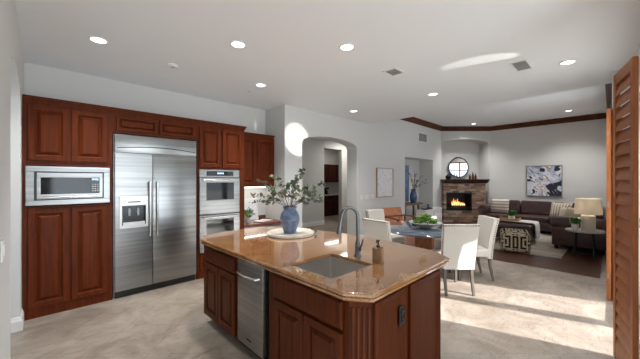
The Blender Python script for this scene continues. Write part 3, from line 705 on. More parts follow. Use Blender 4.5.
# round tray, vase, eucalyptus
TX, TY = 2.00, 2.52
t = thing('round_tray', 'round pale wooden tray with metal handle on island', 'tray', (TX, TY, .9105))
b = nb(); lathe(b, [(0, 0), (.255, 0), (.265, .006), (.265, .026), (.258, .032), (0, .032)], 56); link('board', b, 'tray_wood', t, 40)
b = nb(); pp = []
a0 = math.radians(-42)
for i in range(9):
    u = -1+2*i/8; rr = .262+.030*(1-u*u)**.5 if abs(u) < 1 else .262
    a = a0+u*.22; pp.append((rr*math.cos(a), rr*math.sin(a), .020+.018*(1-u*u)))
tube(b, pp, .005, 8); link('handle', b, 'black_metal', t, 60)
VX, VY, VZ = 1.94, 2.46, .943
t = thing('blue_vase', 'speckled blue ceramic vase on the round island tray', 'vase', (VX, VY, VZ))
b = nb(); lathe(b, [(0, 0), (.058, 0), (.064, .008), (.086, .07), (.104, .13), (.108, .165), (.098, .205), (.078, .238), (.068, .252), (.070, .268), (.080, .282), (.078, .288), (.066, .282), (.06, .255), (.08, .2), (.05, .02), (0, .015)], 40); link('body', b, 'blue_ceramic', t, 60)
b = nb()
for z_, r_ in ((.205, .099), (.150, .108)): lathe(b, [(r_-.004, z_-.004), (r_+.002, z_), (r_-.004, z_+.004)], 40)
link('band', b, 'blue_ceramic', t, 60)
t = thing('eucalyptus_bunch', 'bunch of dark eucalyptus branches standing in blue vase', 'branches', (VX, VY, VZ+.02))
Rv = Vector((SN, -CS, 0)); Fv = Vector((CS, SN, 0))
def px_off(px, py): return Rv*((px-289)/285*3.1)+Vector((0, 0, (209-py)/285*3.1+.265))
ends = [(250, 199, .05), (256, 204, -.12), (262, 184, -.08), (267, 193, .12), (273, 178, .05), (270, 205, -.16), (281, 196, -.12), (284, 188, .1), (294, 186, -.1), (298, 177, .06), (303, 171, .0), (306, 190, .12), (313, 193, -.12), (322, 186, .08), (322, 198, -.02), (320, 205, .14), (306, 205, -.15), (292, 200, .16)]
bs, bl = nb(), nb()
def leaf_at(b, p, d, L, W, n_):
    d = d.normalized(); sd = d.cross(n_).normalized(); up = sd.cross(d)
    prof = [(0, 0), (.3, .8), (.6, 1), (.85, .6), (1, 0)]; left = []; right = []; mid = []
    for u, w_ in prof:
        c = p+d*L*u+up*(.12*L*math.sin(u*PI)); mid.append(b.verts.new(c))
        if 0 < w_: left.append(b.verts.new(c+sd*W*w_/2-up*.05*L)); right.append(b.verts.new(c-sd*W*w_/2-up*.05*L))
    for side in (left, right):
        b.faces.new((mid[0], mid[1], side[0])); b.faces.new((mid[1], mid[2], side[1], side[0])); b.faces.new((mid[2], mid[3], side[2], side[1])); b.faces.new((mid[3], mid[4], side[2]))
rnd = random.Random(3)
for px, py, dp in ends:
    e = px_off(px, py)+Fv*dp; p0 = Vector((rnd.uniform(-.02, .02), rnd.uniform(-.02, .02), .03)); p1 = Vector((e.x*.12, e.y*.12, .27)); p2 = p1.lerp(e, .5)+Vector((0, 0, .05))
    tube(bs, [p0, p1, p2, e], [.003, .003, .0022, .0012], 6)
    seg = [p1.lerp(p2, .5), p1.lerp(p2, .8), p2, p2.lerp(e, .25), p2.lerp(e, .5), p2.lerp(e, .75), p2.lerp(e, .9), e]
    for q in seg[1:]:
        for k in range(2):
            d = Vector((rnd.uniform(-1, 1), rnd.uniform(-1, 1), rnd.uniform(-.5, .9))); nn = Vector((rnd.uniform(-1, 1), rnd.uniform(-1, 1), rnd.uniform(-.3, 1)))
            if d.cross(nn).length < .1: continue
            L = rnd.uniform(.046, .070); leaf_at(bl, q, d, L, L*.66, nn)
link('stems', bs, 'stem_brown', t, 60); link('leaves', bl, 'eucalyptus_leaf', t, recalc=False)

# ------------------------------------------------------------------ things on the desk
t = thing('framed_print', 'framed blue botanical print leaning above the desk', 'picture', (2.93, 4.90, .745)); t.rotation_euler = (-.18, 0, 0)
b = nb(); W_, H_ = .30, .42
box(b, -W_/2, W_/2, 0, .02, 0, .02); box(b, -W_/2, W_/2, 0, .02, H_-.02, H_); box(b, -W_/2, -W_/2+.02, 0, .02, .02, H_-.02); box(b, W_/2-.02, W_/2, 0, .02, .02, H_-.02); link('frame', b, 'trim_white', t)
b = nb(); box(b, -W_/2+.02, W_/2-.02, .008, .015, .02, H_-.02); link('mat_board', b, 'paper', t)
b = nb(); box(b, -W_/2+.06, W_/2-.06, .006, .008, .07, H_-.07); link('print', b, 'botanical_print', t)
def potplant(name, label, loc, pr, ph, fr, fh, n, leafm, potm, seed, L=.05):
    t = thing(name, label, 'plant', loc)
    b = nb(); lathe(b, [(0, 0), (pr*.8, 0), (pr*.9, ph*.1), (pr, ph), (pr*.88, ph), (pr*.85, ph*.85), (0, ph*.85)], 24); link('pot', b, potm, t, 50)
    b = nb(); r = random.Random(seed)
    for i in range(n):
        a = r.uniform(0, 2*PI); el = r.uniform(0, 1); q = Vector((fr*math.cos(a)*math.sqrt(1-el*el*.7)*r.uniform(.2, .8), fr*math.sin(a)*math.sqrt(1-el*el*.7)*r.uniform(.2, .8), ph*.9+fh*r.uniform(.05, .8)))
        d = Vector((q.x, q.y, r.uniform(.0, .12))); leaf_at(b, q, d+Vector((0, 0, 1e-3)), L, L*.5, Vector((r.uniform(-.4, .4), r.uniform(-.4, .4), 1)))
    for i in range(10):
        a = r.uniform(0, 2*PI); tube(b, [(0, 0, ph*.8), (fr*.5*math.cos(a), fr*.5*math.sin(a), ph+fh*.6)], .002, 5)
    link('foliage', b, leafm, t, recalc=False); return t
potplant('potted_plant', 'small bright green plant in white pot on desk', (2.70, 4.66, .742), .045, .09, .10, .17, 130, 'fresh_green', 'pot_white', 5)
t = thing('open_book', 'open book lying on the red granite desk', 'book', (3.02, 4.62, .742), .3)
b = nb(); box(b, -.17, .17, -.11, .11, 0, .006); link('cover', b, 'book_red', t)
b = nb(); prism(b, [(-.165, .006), (0, .006), (.165, .006), (.165, .012), (.08, .024), (0, .012), (-.08, .024), (-.165, .012)], -.105, .105, 'y'); link('pages', b, 'paper', t)

# ------------------------------------------------------------------ hall cabinets seen through the arch
t = thing('hall_cabinet', 'dark espresso base cabinet beyond the archway', 'cabinet', (8.8, 8.3, 0))
b = nb(); box(b, 7.9, 10.5, 8.35, 8.95, 0, .86); P(b, 'body', 'espresso', t)
for i in range(5): door_w(t, 7.95+i*.5, 8.42+i*.5, .12, .66, 'espresso', 8.35); door_w(t, 7.95+i*.5, 8.42+i*.5, .69, .83, 'espresso', 8.35, 'drawer', SLAB)
b = nb(); box(b, 7.88, 10.5, 8.31, 8.94, .86, .90); tag(link('hall_counter', b, 'stone_top'), 'pale stone counter on the dark hall cabinet', 'countertop')
t = thing('hall_wall_cabinet', 'dark espresso upper cabinet beyond the archway', 'cabinet', (8.8, 8.6, 1.4))
b = nb(); box(b, 7.9, 10.5, 8.62, 8.95, 1.42, 2.2); P(b, 'body', 'espresso', t)
for i in range(5): door_w(t, 7.95+i*.5, 8.42+i*.5, 1.45, 2.16, 'espresso', 8.62)
t = thing('coffee_maker', 'small dark appliance on the hall counter', 'appliance', (8.75, 8.6, .90))
b = nb(); box(b, 8.66, 8.84, 8.5, 8.72, .901, .94, .005); box(b, 8.66, 8.84, 8.62, 8.72, .94, 1.15, .005); box(b, 8.66, 8.84, 8.5, 8.72, 1.12, 1.2, .01); P(b, 'body', 'black', t)
b = nb(); lathe(b, [(0, .945), (.05, .945), (.06, 1.0), (.045, 1.06), (.03, 1.06), (0, 1.05)], 20, 8.75, 8.56); P(b, 'jug', 'black_glass', t, 50)

# ------------------------------------------------------------------ dining table and chairs
TCX, TCY = 4.42, 2.11
t = thing('dining_table', 'round dining table with dark glossy top and wood pedestal', 'table', (TCX, TCY, 0))
b = nb(); lathe(b, [(0, .715), (.60, .715), (.70, .722), (.71, .732), (.71, .744), (.70, .75), (0, .75)], 72); link('table_top', b, 'table_glass', t, 40)
b = nb(); box(b, -.13, .13, -.13, .13, .09, .69, .01); box(b, -.21, .21, -.21, .21, .0, .05, .01); box(b, -.20, .20, -.20, .20, .05, .09, .01); box(b, -.28, .28, -.05, .05, .66, .715, .005); box(b, -.05, .05, -.28, .28, .66, .714, .005); link('pedestal', b, 'table_base_wood', t, rz=.3)
def make_chair():
    t = thing('dining_chair', '', 'chair', (0, 0, 0), 0, 'upholstered chairs around the dining table')
    # local: faces +y, back at -y ; width x
    b = nb(); box(b, -.22, .22, -.20, .27, .36, .485, .035, 4); link('seat', b, 'fabric_white', t, 60)
    b = nb(); W_ = .235
    # upholstered back shell reaching below the seat
    n = 8; prof = [(-.235, .34), (-.24, .45), (-.262, .65), (-.30, .84), (-.322, .94)]
    fr, bk = [], []
    for (y, z) in prof:
        W_ = .205+.025*(z-.34)/.6
        fr.append([b.verts.new((-W_+2*W_*i/n, y+.075-.012*math.cos((i/n-.5)*PI), z)) for i in range(n+1)])
        bk.append([b.verts.new((-W_+2*W_*i/n, y-.012*math.cos((i/n-.5)*PI), z)) for i in range(n+1)])
    for r in range(len(prof)-1):
        for i in range(n):
            b.faces.new((fr[r][i], fr[r][i+1], fr[r+1][i+1], fr[r+1][i])); b.faces.new((bk[r][i+1], bk[r][i], bk[r+1][i], bk[r+1][i+1]))
        b.faces.new((fr[r][0], fr[r+1][0], bk[r+1][0], bk[r][0])); b.faces.new((fr[r][n], bk[r][n], bk[r+1][n], fr[r+1][n]))
    for i in range(n):
        b.faces.new((fr[-1][i], fr[-1][i+1], bk[-1][i+1], bk[-1][i])); b.faces.new((fr[0][i+1], fr[0][i], bk[0][i], bk[0][i+1]))
    es = [e for e in b.edges if len(e.link_faces) == 2 and e.calc_face_angle(0) > 1.0]
    bmesh.ops.bevel(b, geom=es, offset=.016, segments=3, affect='EDGES'); link('backrest', b, 'fabric_white', t, 70)
    b = nb()
    def yz(z):
        for (y0, z0), (y1, z1) in zip(prof, prof[1:]):
            if z <= z1: k = (z-z0)/(z1-z0); return y0+(y1-y0)*k
        return prof[-1][0]
    for s in (-1, 1):
        z = .37
        while z < .92:
            bmesh.ops.create_icosphere(b, subdivisions=1, radius=.0105, matrix=Matrix.Translation((s*(.206+.025*(z-.34)/.6), yz(z)+.018, z))); z += .034
    for i in range(13):
        x = -.21+i*.035; bmesh.ops.create_icosphere(b, subdivisions=1, radius=.0105, matrix=Matrix.Translation((x, yz(.93)-.010, .930)))
    link('nailhead_trim', b, 'nail', t, 60)
    for sx in (-1, 1):
        b = nb(); tube(b, [(sx*.18, .235, .375), (sx*.18, .24, 0)], [.028, .018], 4); link('leg', b, 'grey_wood', t)
        b = nb(); tube(b, [(sx*.18, -.20, .375), (sx*.18, -.215, .2), (sx*.18, -.26, 0)], [.028, .024, .018], 4); link('leg', b, 'grey_wood', t)
    return t
ch = make_chair()
def face(dx, dy): return math.atan2(dy, dx)-PI/2
def place(o, x, y, dx, dy, label):
    o.location = (x, y, 0.0); o.rotation_euler = (0, 0, face(dx, dy)); o['label'] = label; return o
place(ch, 4.11, 1.58, .70, .72, 'cream nailhead dining chair with its back to the island')
place(copy_tree(ch), 4.82, 1.56, -.68, .73, 'cream nailhead dining chair turned sideways, nearest the rug')
place(copy_tree(ch), 3.76, 2.38, .95, -.1, 'cream nailhead dining chair left of table behind soap dispenser')
place(copy_tree(ch), 4.62, 2.96, -.1, -1, 'cream dining chair on far side of table, nearest the wall')
t = thing('serving_bowl', 'wide shallow grey bowl on the dining table', 'bowl', (TCX+.02, TCY, .7505))
b = nb(); lathe(b, [(0, 0), (.09, 0), (.10, .012), (.20, .055), (.255, .085), (.25, .092), (.19, .066), (.09, .03), (0, .025)], 40); link('bowl', b, 'bowl_grey', t, 50)
b = nb(); r = random.Random(11)
for i in range(260):
    a = r.uniform(0, 2*PI); q = r.random()**.5; x, y = .20*q*math.cos(a), .16*q*math.sin(a); z = .06+.13*(1-q*q)*r.uniform(.3, 1)
    leaf_at(b, Vector((x, y, z)), Vector((x, y, r.uniform(.02, .2))), r.uniform(.04, .07), r.uniform(.025, .04), Vector((r.uniform(-.6, .6), r.uniform(-.6, .6), 1)))
tag(link('leafy_greens', b, 'fresh_green', recalc=False, loc=(TCX+.02, TCY, .7505)), 'heap of bright green leafy stems in the grey bowl', 'greens', kind='stuff')

# ------------------------------------------------------------------ orange leather chair
t = thing('lounge_chair', 'tan leather armchair with wooden arms beyond dining table', 'armchair', (6.35, 3.62, 0), face(-.35, -.94))
b = nb(); box(b, -.30, .30, -.28, .30, .34, .44, .03, 3); link('seat', b, 'orange_leather', t, 60)
b = nb(); box(b, -.30, .30, -.05, .05, 0, .46, .03, 3, mx=TR((0, -.30, .36), .30)); link('backrest', b, 'orange_leather', t, 60)
b = nb()
for s in (-1, 1):
    tube(b, [(s*.35, .30, 0), (s*.35, .28, .58)], .02, 8); tube(b, [(s*.35, -.40, 0), (s*.35, -.30, .60)], .02, 8)
    tube(b, [(s*.35, .33, .585), (s*.35, .0, .61), (s*.35, -.36, .60)], .024, 8); tube(b, [(s*.35, .28, .32), (s*.35, -.33, .32)], .018, 8)
tube(b, [(-.35, .28, .32), (.35, .28, .32)], .018, 8); tube(b, [(-.35, -.33, .32), (.35, -.33, .32)], .018, 8); tube(b, [(-.35, -.31, .60), (.35, -.31, .60)], .018, 8)
link('frame', b, 'walnut', t, 60)

# ------------------------------------------------------------------ pictures on the walls
t = thing('line_canvas', 'white canvas of fine grey strokes in oak frame', 'picture', (6.745, WA, 1.45))
def frame4(b, w_, h_, d_, th):
    box(b, -w_/2, w_/2, -d_, 0, -h_/2, -h_/2+th); box(b, -w_/2, w_/2, -d_, 0, h_/2-th, h_/2); box(b, -w_/2, -w_/2+th, -d_, 0, -h_/2+th, h_/2-th); box(b, w_/2-th, w_/2, -d_, 0, -h_/2+th, h_/2-th)
b = nb(); frame4(b, .79, .79, .045, .014); link('frame', b, 'frame_oak', t)
b = nb(); box(b, -.38, .38, -.03, -.005, -.38, .38); link('canvas', b, 'art_script', t)
t = thing('abstract_painting', 'abstract blue, black and white painting above the sofa', 'picture', (WF, 1.555, 1.49), -PI/2)
b = nb(); frame4(b, .93, 1.01, .045, .02); link('frame', b, 'frame_silver', t)
b = nb(); box(b, -.445, .445, -.03, -.005, -.485, .485); link('canvas', b, 'art_abstract', t)

# ------------------------------------------------------------------ alcove: console bench, vase, blue canvas, low cabinet
t = thing('blue_canvas', 'tall plain blue canvas hanging in the alcove', 'picture', (8.62, 4.88, 1.42))
b = nb(); box(b, -.33, .33, -.035, 0, -.62, .58, .003); link('canvas', b, 'art_blue', t)
b = nb(); frame4(b, .69, 1.23, .04, .014); bmesh.ops.translate(b, vec=(0, 0, -.02), verts=b.verts); link('frame', b, 'frame_oak', t)
t = thing('console_bench', 'rustic wooden console bench standing in the alcove', 'bench', (8.55, 4.6, 0))
b = nb(); box(b, -.62, .62, -.16, .16, .71, .77, .008); link('top', b, 'bench_wood', t)
for sx in (-1, 1):
    for sy in (-1, 1):
        b = nb(); tube(b, [(sx*.42, sy*.08, .71), (sx*.54, sy*.14, 0)], [.035, .026], 8); link('leg', b, 'bench_wood', t, 60)
t = thing('tall_blue_vase', 'glazed blue vase on the console bench', 'vase', (8.78, 4.58, .7705))
b = nb(); lathe(b, [(0, 0), (.08, 0), (.105, .06), (.115, .18), (.10, .30), (.07, .38), (.065, .42), (.08, .45), (.07, .45), (.055, .4), (0, .2)], 32); link('body', b, 'blue_glaze', t, 60)
for s in (-1, 1):
    b = nb(); tube(b, [(s*.066, 0, .41), (s*.12, 0, .39), (s*.13, 0, .33), (s*.115, 0, .30)], .01, 8); link('handle', b, 'blue_glaze', t, 60)
t = thing('dried_branches', 'sprawling dry branches in the tall blue vase', 'branches', (8.78, 4.58, .80))
bs, bl = nb(), nb(); r = random.Random(5)
for ex, ey, ez in [(-.35, -.1, .75), (-.22, 0, .95), (-.05, -.1, .9), (.1, 0, .98), (.32, -.15, .85), (.5, -.2, .72), (.62, -.2, .62), (.2, -.1, .70), (-.15, -.2, .7)]:
    p0 = Vector((0, 0, .05)); p1 = Vector((ex*.12, ey*.1, .42)); e = Vector((ex, ey, ez)); p2 = p1.lerp(e, .5)+Vector((0, 0, .06))
    tube(bs, [p0, p1, p2, e], [.005, .005, .004, .003], 6)
    for k in range(10):
        q = p2.lerp(e, k/9) if k > 3 else p1.lerp(p2, .4+k*.15)
        leaf_at(bl, q, Vector((r.uniform(-1, 1), r.uniform(-.6, .6), r.uniform(-.3, 1))), .06, .03, Vector((.2, -1, r.uniform(-.5, 1))))
link('stems', bs, 'stem_brown', t, 60); link('leaves', bl, 'eucalyptus_leaf', t, recalc=False)
t = thing('low_cabinet', 'low white cabinet against the wall beside the fireplace', 'cabinet', (9.1, 4.2, 0))
b = nb(); box(b, 8.55, 9.75, 4.06, 4.37, .0, .54); P(b, 'body', 'trim_white', t)
b = nb(); box(b, 8.52, 9.78, 4.03, 4.37, .54, .57, .004); P(b, 'top', 'trim_white', t)
for k in range(2): door_w(t, 8.58+k*.585, 9.135+k*.585, .06, .51, 'trim_white', 4.06, sc=.8)
t = thing('black_tray', 'small black tray on the low white cabinet', 'tray', (8.95, 4.2, .5705))
b = nb(); box(b, -.22, .22, -.09, .09, 0, .012, .003); box(b, -.22, -.205, -.09, .09, .012, .04); box(b, .205, .22, -.09, .09, .012, .04); link('tray', b, 'black_metal', t)
t = thing('black_figurine', 'black looped ornament on the small black tray', 'ornament', (9.03, 4.2, .583))
b = nb(); cyl(b, 0, 0, 0, .02, .04); link('foot', b, 'black_metal', t)
b = nb(); tube(b, [(.06*math.sin(2*PI*i/16), 0, .085-.06*math.cos(2*PI*i/16)) for i in range(17)], .012, 8); link('loop', b, 'black_metal', t, 60)

# ------------------------------------------------------------------ fireplace (local x along the wall, y into it)
def FT(name, label, cat, s, r, z=0): return thing(name, label, cat, FR(s, r, z), YAW-PI/2)
t = FT('fireplace', 'stacked stone fireplace with dark wooden mantel', 'fireplace', 10.30, 5.22)
b = nb(); tl = b.loops.layers.float_color.new('tint'); r = random.Random(2)
HW, FX0, FX1, FZ0, FZ1 = .755, -.66, .26, .42, 1.07
tints = [(.62, .47, .36), (.66, .5, .38), (.40, .27, .19), (.50, .35, .25), (.30, .18, .12), (.56, .42, .31), (.36, .25, .19), (.27, .19, .15), (.46, .29, .19)]
z = 0
while z < 1.40:
    h = min(r.uniform(.045, .075), 1.40-z); x = -HW
    if z < FZ0 < z+h: h = FZ0-z
    if z < FZ1 < z+h: h = FZ1-z
    if h < .003: z += h; continue
    inside = z >= FZ0-1e-4 and z+h <= FZ1+1e-4
    while x < HW-1e-3:
        L = min(r.uniform(.14, .36), HW-x)
        if HW-x-L < .06: L = HW-x
        if inside:
            if FX0-.0 <= x < FX1-1e-3: x = FX1; continue
            if x < FX0 < x+L: L = FX0-x
        n0 = len(b.faces); d_ = r.uniform(0, .03)
        box(b, x+.002, x+L-.002, -d_, .30 if not inside else .30, z+.002, z+h-.002)
        b.faces.ensure_lookup_table(); c_ = r.choice(tints); k = r.uniform(.8, 1.15)
        for f_ in b.faces[n0:]:
            for lp in f_.loops: lp[tl] = (c_[0]*k, c_[1]*k, c_[2]*k, 1)
        x += L
    z += h
link('stonework', b, 'ledger_stone', t)
b = nb(); cx_ = (FX0+FX1)/2
box(b, FX0, FX1, .31, .33, FZ0, FZ1); box(b, FX0, FX0+.03, 0, .31, FZ0, FZ1); box(b, FX1-.03, FX1, 0, .31, FZ0, FZ1); box(b, FX0, FX1, 0, .31, FZ1-.03, FZ1); box(b, FX0, FX1, 0, .31, FZ0, FZ0+.03)
box(b, FX0, FX1, -.02, .0, FZ0, FZ0+.09); box(b, FX0, FX1, -.02, 0, FZ1-.06, FZ1); box(b, FX0, FX0+.04, -.02, 0, FZ0, FZ1); box(b, FX1-.04, FX1, -.02, 0, FZ0, FZ1)
link('firebox', b, 'black_metal', t)
b = nb(); box(b, FX0+.03, FX1-.03, -.026, -.021, FZ0+.095, FZ0+.115); link('trim_bar', b, 'chrome_brushed', t)
b = nb()
for q in [((-.42, .12, .56), (-.02, .16, .60)), ((-.40, .2, .60), (.0, .1, .56)), ((-.30, .16, .63), (.06, .18, .66)), ((-.36, .1, .54), (.10, .12, .55))]: tube(b, q, [.036, .03], 10)
link('logs', b, 'log', t, 60)
b1, b2_ = nb(), nb()
for i, (fx, fh) in enumerate([(-.38, .16), (-.32, .25), (-.25, .20), (-.18, .24), (-.10, .14), (-.03, .12), (.04, .10)]):
    bb = b1; tube(bb, [(fx, .14, .60), (fx+.01, .14, .60+fh*.3), (fx-.012, .14, .60+fh*.65), (fx+.005, .14, .60+fh)], [.02, .034, .02, .002], 8)
    tube(b2_, [(fx, .095, .60), (fx+.01, .10, .60+fh*.3), (fx-.004, .11, .60+fh*.6)], [.01, .018, .002], 8)
link('flames', b1, 'flame', t, 60); link('flame_cores', b2_, 'flame_core', t, 60)
b = nb(); box(b, -.79, .80, -.20, .28, 1.50, 1.545, .006); box(b, -.775, .785, -.17, .28, 1.455, 1.50, .006); box(b, -.765, .775, -.12, .28, 1.42, 1.455, .006); box(b, -.76, .77, -.08, .28, 1.40, 1.42); link('mantel', b, 'dark_wood', t)
# mirror
t = FT('round_mirror', 'round black framed mirror on wall above the mantel', 'mirror', 10.98, 5.33, 2.0)
b = nb(); rg = [[], []]
tube(b, [(.375*math.cos(2*PI*i/48), -.02, .375*math.sin(2*PI*i/48)) for i in range(49)], .018, 8); link('frame', b, 'black_metal', t, 60)
b = nb(); vs = [b.verts.new((.37*math.cos(2*PI*i/48), -.015, .37*math.sin(2*PI*i/48))) for i in range(48)]; v2 = [b.verts.new((v.co.x, .0, v.co.z)) for v in vs]
b.faces.new(vs); b.faces.new(v2[::-1])
for i in range(48): b.faces.new((vs[i], vs[(i+1) % 48], v2[(i+1) % 48], v2[i]))
link('glass', b, 'mirror', t)
t = FT('mantel_jug', 'dark rounded jug at left end of mantel', 'vase', 10.28, 4.63, 1.546)
b = nb(); lathe(b, [(0, 0), (.06, 0), (.095, .05), (.10, .10), (.07, .15), (.04, .17), (.045, .19), (.03, .19), (0, .15)], 28); link('body', b, 'vent_dark' if 'vent_dark' in M else 'black_metal', t, 60)
b = nb(); tube(b, [(.04, 0, .175), (.09, 0, .19), (.12, 0, .15), (.095, 0, .10)], .010, 8); link('handle', b, 'black_metal', t, 60)
for i, (rr, hh, lb) in enumerate([(5.40, .17, 'short brown wooden bottle, left one on the mantel'), (5.50, .23, 'tall brown wooden bottle, middle one on the mantel'), (5.60, .19, 'brown wooden bottle, right one on the mantel')]):
    t = FT('wooden_bottle', lb, 'bottle', 10.26, rr, 1.546); t['group'] = 'wooden bottles on the mantel'
    b = nb(); lathe(b, [(0, 0), (.035, 0), (.04, .02), (.04, hh*.6), (.018, hh*.8), (.016, hh), (0, hh)], 20); link('body', b, 'walnut', t, 50)
    b = nb(); cyl(b, 0, 0, hh, hh+.015, .018); link('stopper', b, 'black_metal', t, 50)

# ------------------------------------------------------------------ living room furniture
tag(link('area_rug', (lambda b: (box(b, 7.12, 10.6, .68, 3.2, .0045, .014, .004), b)[1])(nb()), 'rug'), 'beige and grey mottled area rug beneath the ottoman', 'rug')
t = thing('sectional_sofa', 'dark brown leather sectional sofa with rolled arms', 'sofa', (9.9, 1.4, 0))
def SP(b, name, m='leather', sm=60): return P(b, name, m, t, sm)
b = nb(); box(b, 9.98, 11.1, .08, 3.0, .10, .32, .02); box(b, 8.07, 9.98, .08, .93, .10, .32, .02); SP(b, 'base')
b = nb(); box(b, 10.9, 11.15, .1, 3.0, .12, .70, .05, 3); SP(b, 'back_frame')
b = nb(); box(b, 8.3, 10.9, .03, .24, .12, .70, .05, 3); SP(b, 'back_frame')
def rolled_arm(pts_mx, L):
    b = nb(); box(b, 0, .22, 0, L, .10, .58, .02, 2, mx=pts_mx)
    n0 = len(b.verts); 
    q = [(.11, -.012, .58), (.11, 0, .58), (.11, L, .58), (.11, L+.012, .58)]
    bb = nb(); tube(bb, q, [.13, .145, .145, .13], 20); bmesh.ops.transform(bb, matrix=pts_mx, verts=bb.verts)
    me = bpy.data.meshes.new('tmp'); bb.to_mesh(me); bb.free(); b.from_mesh(me); bpy.data.meshes.remove(me)
    SP(b, 'arm')
    b = nb(); bmesh.ops.create_uvsphere(b, u_segments=12, v_segments=6, radius=.03, matrix=pts_mx @ Matrix.Translation((.11, -.02, .58))); SP(b, 'arm_button')
rolled_arm(TR((10.0, 2.98, 0), 0, 0, -PI/2) , 1.0) if False else None
rolled_arm(Matrix(((0, 1, 0, 10.0), (1, 0, 0, 2.76), (0, 0, 1, 0), (0, 0, 0, 1))), 1.05)      # left arm, runs along x
rolled_arm(Matrix(((1, 0, 0, 8.05), (0, -1, 0, .93), (0, 0, 1, 0), (0, 0, 0, 1))), .88)        # near arm, runs along y
for y0, y1 in ((2.02, 2.75), (1.22, 2.01), (.26, 1.21)):
    b = nb(); box(b, 9.97, 10.92, y0, y1, .31, .47, .05, 4); SP(b, 'seat_cushion')
    b = nb(); box(b, -.10, .10, y0+.005, y1-.005, 0, .44, .07, 4, mx=TR((10.80, 0, .44), 0, .16)); SP(b, 'back_cushion')
for x0, x1 in ((8.28, 9.1), (9.11, 9.96)):
    b = nb(); box(b, x0, x1, .24, .95, .31, .47, .05, 4); SP(b, 'seat_cushion')
    b = nb(); box(b, x0+.005, x1-.005, -.10, .10, 0, .44, .07, 4, mx=TR((0, .27, .44), .16)); SP(b, 'back_cushion')
for x, y in ((8.12, .86), (8.12, .14), (10.04, 2.92), (11.05, 2.92), (9.9, .86), (11.05, .14)):
    b = nb(); lathe(b, [(0, .0145), (.022, .0145), (.04, .05), (.03, .08), (.045, .10), (0, .10)], 16, x, y); SP(b, 'foot', 'espresso')
def cushion(name, label, loc, w_, h_, d_, m, rz, tilt, cat='cushion'):
    o = thing(name, label, cat, loc, rz, 'throw cushions on the sofa')
    b = nb(); pillow(b, w_, h_, d_, mx=TR((0, 0, h_/2*math.cos(tilt)), PI/2+tilt)); link('cover', b, m, o, 80)
    b = nb(); k = .955
    pts = [(-w_/2*k, -h_/2*k, 0), (w_/2*k, -h_/2*k, 0), (w_/2*k, h_/2*k, 0), (-w_/2*k, h_/2*k, 0), (-w_/2*k, -h_/2*k, 0)]
    mm = TR((0, 0, h_/2*math.cos(tilt)), PI/2+tilt); tube(b, [mm @ Vector(p_) for p_ in pts], .005, 6); link('piping', b, m, o, 60); return o
cushion('throw_cushion', 'striped beige cushion in left corner of the sofa', (10.42, 2.50, .48), .52, .45, .16, 'cushion_stripe', -PI/2+.1, -.25)
cushion('throw_cushion', 'lined cream cushion, larger of the right pair', (10.32, 1.0, .47), .48, .44, .16, 'cushion_line', -PI/2-.3, -.35)
cushion('throw_cushion', 'small plain cream cushion in front of lined one', (9.75, .80, .475), .42, .34, .14, 'cream_fabric', -PI/2-.5, -.3)
cushion('throw_cushion', 'tan cushion beside the lamp, behind the potted plant', (9.3, .66, .475), .46, .38, .15, 'tassel_cream', -PI/2-.7, -.3)
# ottoman
t = thing('ottoman', 'dark brown leather ottoman on the area rug', 'ottoman', (8.5, 1.72, .014))
b = nb(); box(b, -.5, .5, -.42, .42, .10, .33, .03, 3); link('base', b, 'leather', t, 60)
b = nb(); box(b, -.51, .51, -.43, .43, .32, .45, .05, 4); link('top_cushion', b, 'leather', t, 60)
for sx in (-1, 1):
    for sy in (-1, 1):
        b = nb(); lathe(b, [(0, 0), (.022, 0), (.04, .05), (.03, .08), (.045, .105), (0, .105)], 14, sx*.42, sy*.34); link('foot', b, 'espresso', t, 50)
# throw over the ottoman
b = nb(); prof = [(.40, .475), (.2, .482), (0, .479), (-.2, .482), (-.40, .474), (-.445, .455), (-.462, .40), (-.465, .30), (-.472, .18), (-.480, .10)]
nx = 14; G = [[], []]
for k, off in enumerate((0, .012)):
    for (y, z) in prof:
        G[k].append([b.verts.new((-.24+.52*i/nx+(.02*math.sin(y*9)), y-(off if z < .46 else 0)-(.010*math.sin(i*1.7) if z < .42 else 0), z+(off if z >= .455 else 0)+.004*math.sin(i*1.3)+.018)) for i in range(nx+1)])
for k in range(2):
    for j in range(len(prof)-1):
        for i in range(nx): b.faces.new((G[k][j][i], G[k][j][i+1], G[k][j+1][i+1], G[k][j+1][i]))
for j in range(len(prof)-1):
    for i in (0, nx): b.faces.new((G[0][j][i], G[0][j+1][i], G[1][j+1][i], G[1][j][i]))
for j in (0, len(prof)-1):
    for i in range(nx): b.faces.new((G[0][j][i], G[0][j][i+1], G[1][j][i+1], G[1][j][i]))
tag(link('throw_blanket', b, 'throw_white', smooth=70, loc=(8.5, 1.72, .0)), 'cream knitted throw draped over the leather ottoman', 'blanket')
t = thing('serving_tray', 'orange wooden tray on the throw on ottoman', 'tray', (8.43, 1.80, .518))
b = nb(); box(b, -.15, .15, -.21, .21, 0, .012); box(b, -.15, .15, -.21, -.195, .012, .05); box(b, -.15, .15, .195, .21, .012, .05); box(b, -.15, -.138, -.195, .195, .012, .04); box(b, .138, .15, -.195, .195, .012, .04); link('tray', b, 'tan_wood', t)
for s in (-1, 1):
    b = nb(); tube(b, [(-.05, s*.202, .05), (-.04, s*.215, .075), (.04, s*.215, .075), (.05, s*.202, .05)], .006, 8); link('handle', b, 'tan_wood', t, 60)
potplant('potted_plant', 'little green plant in white pot on orange tray', (8.43, 1.76, .531), .075, .09, .12, .13, 120, 'plant_green', 'pot_white', 8, .06)
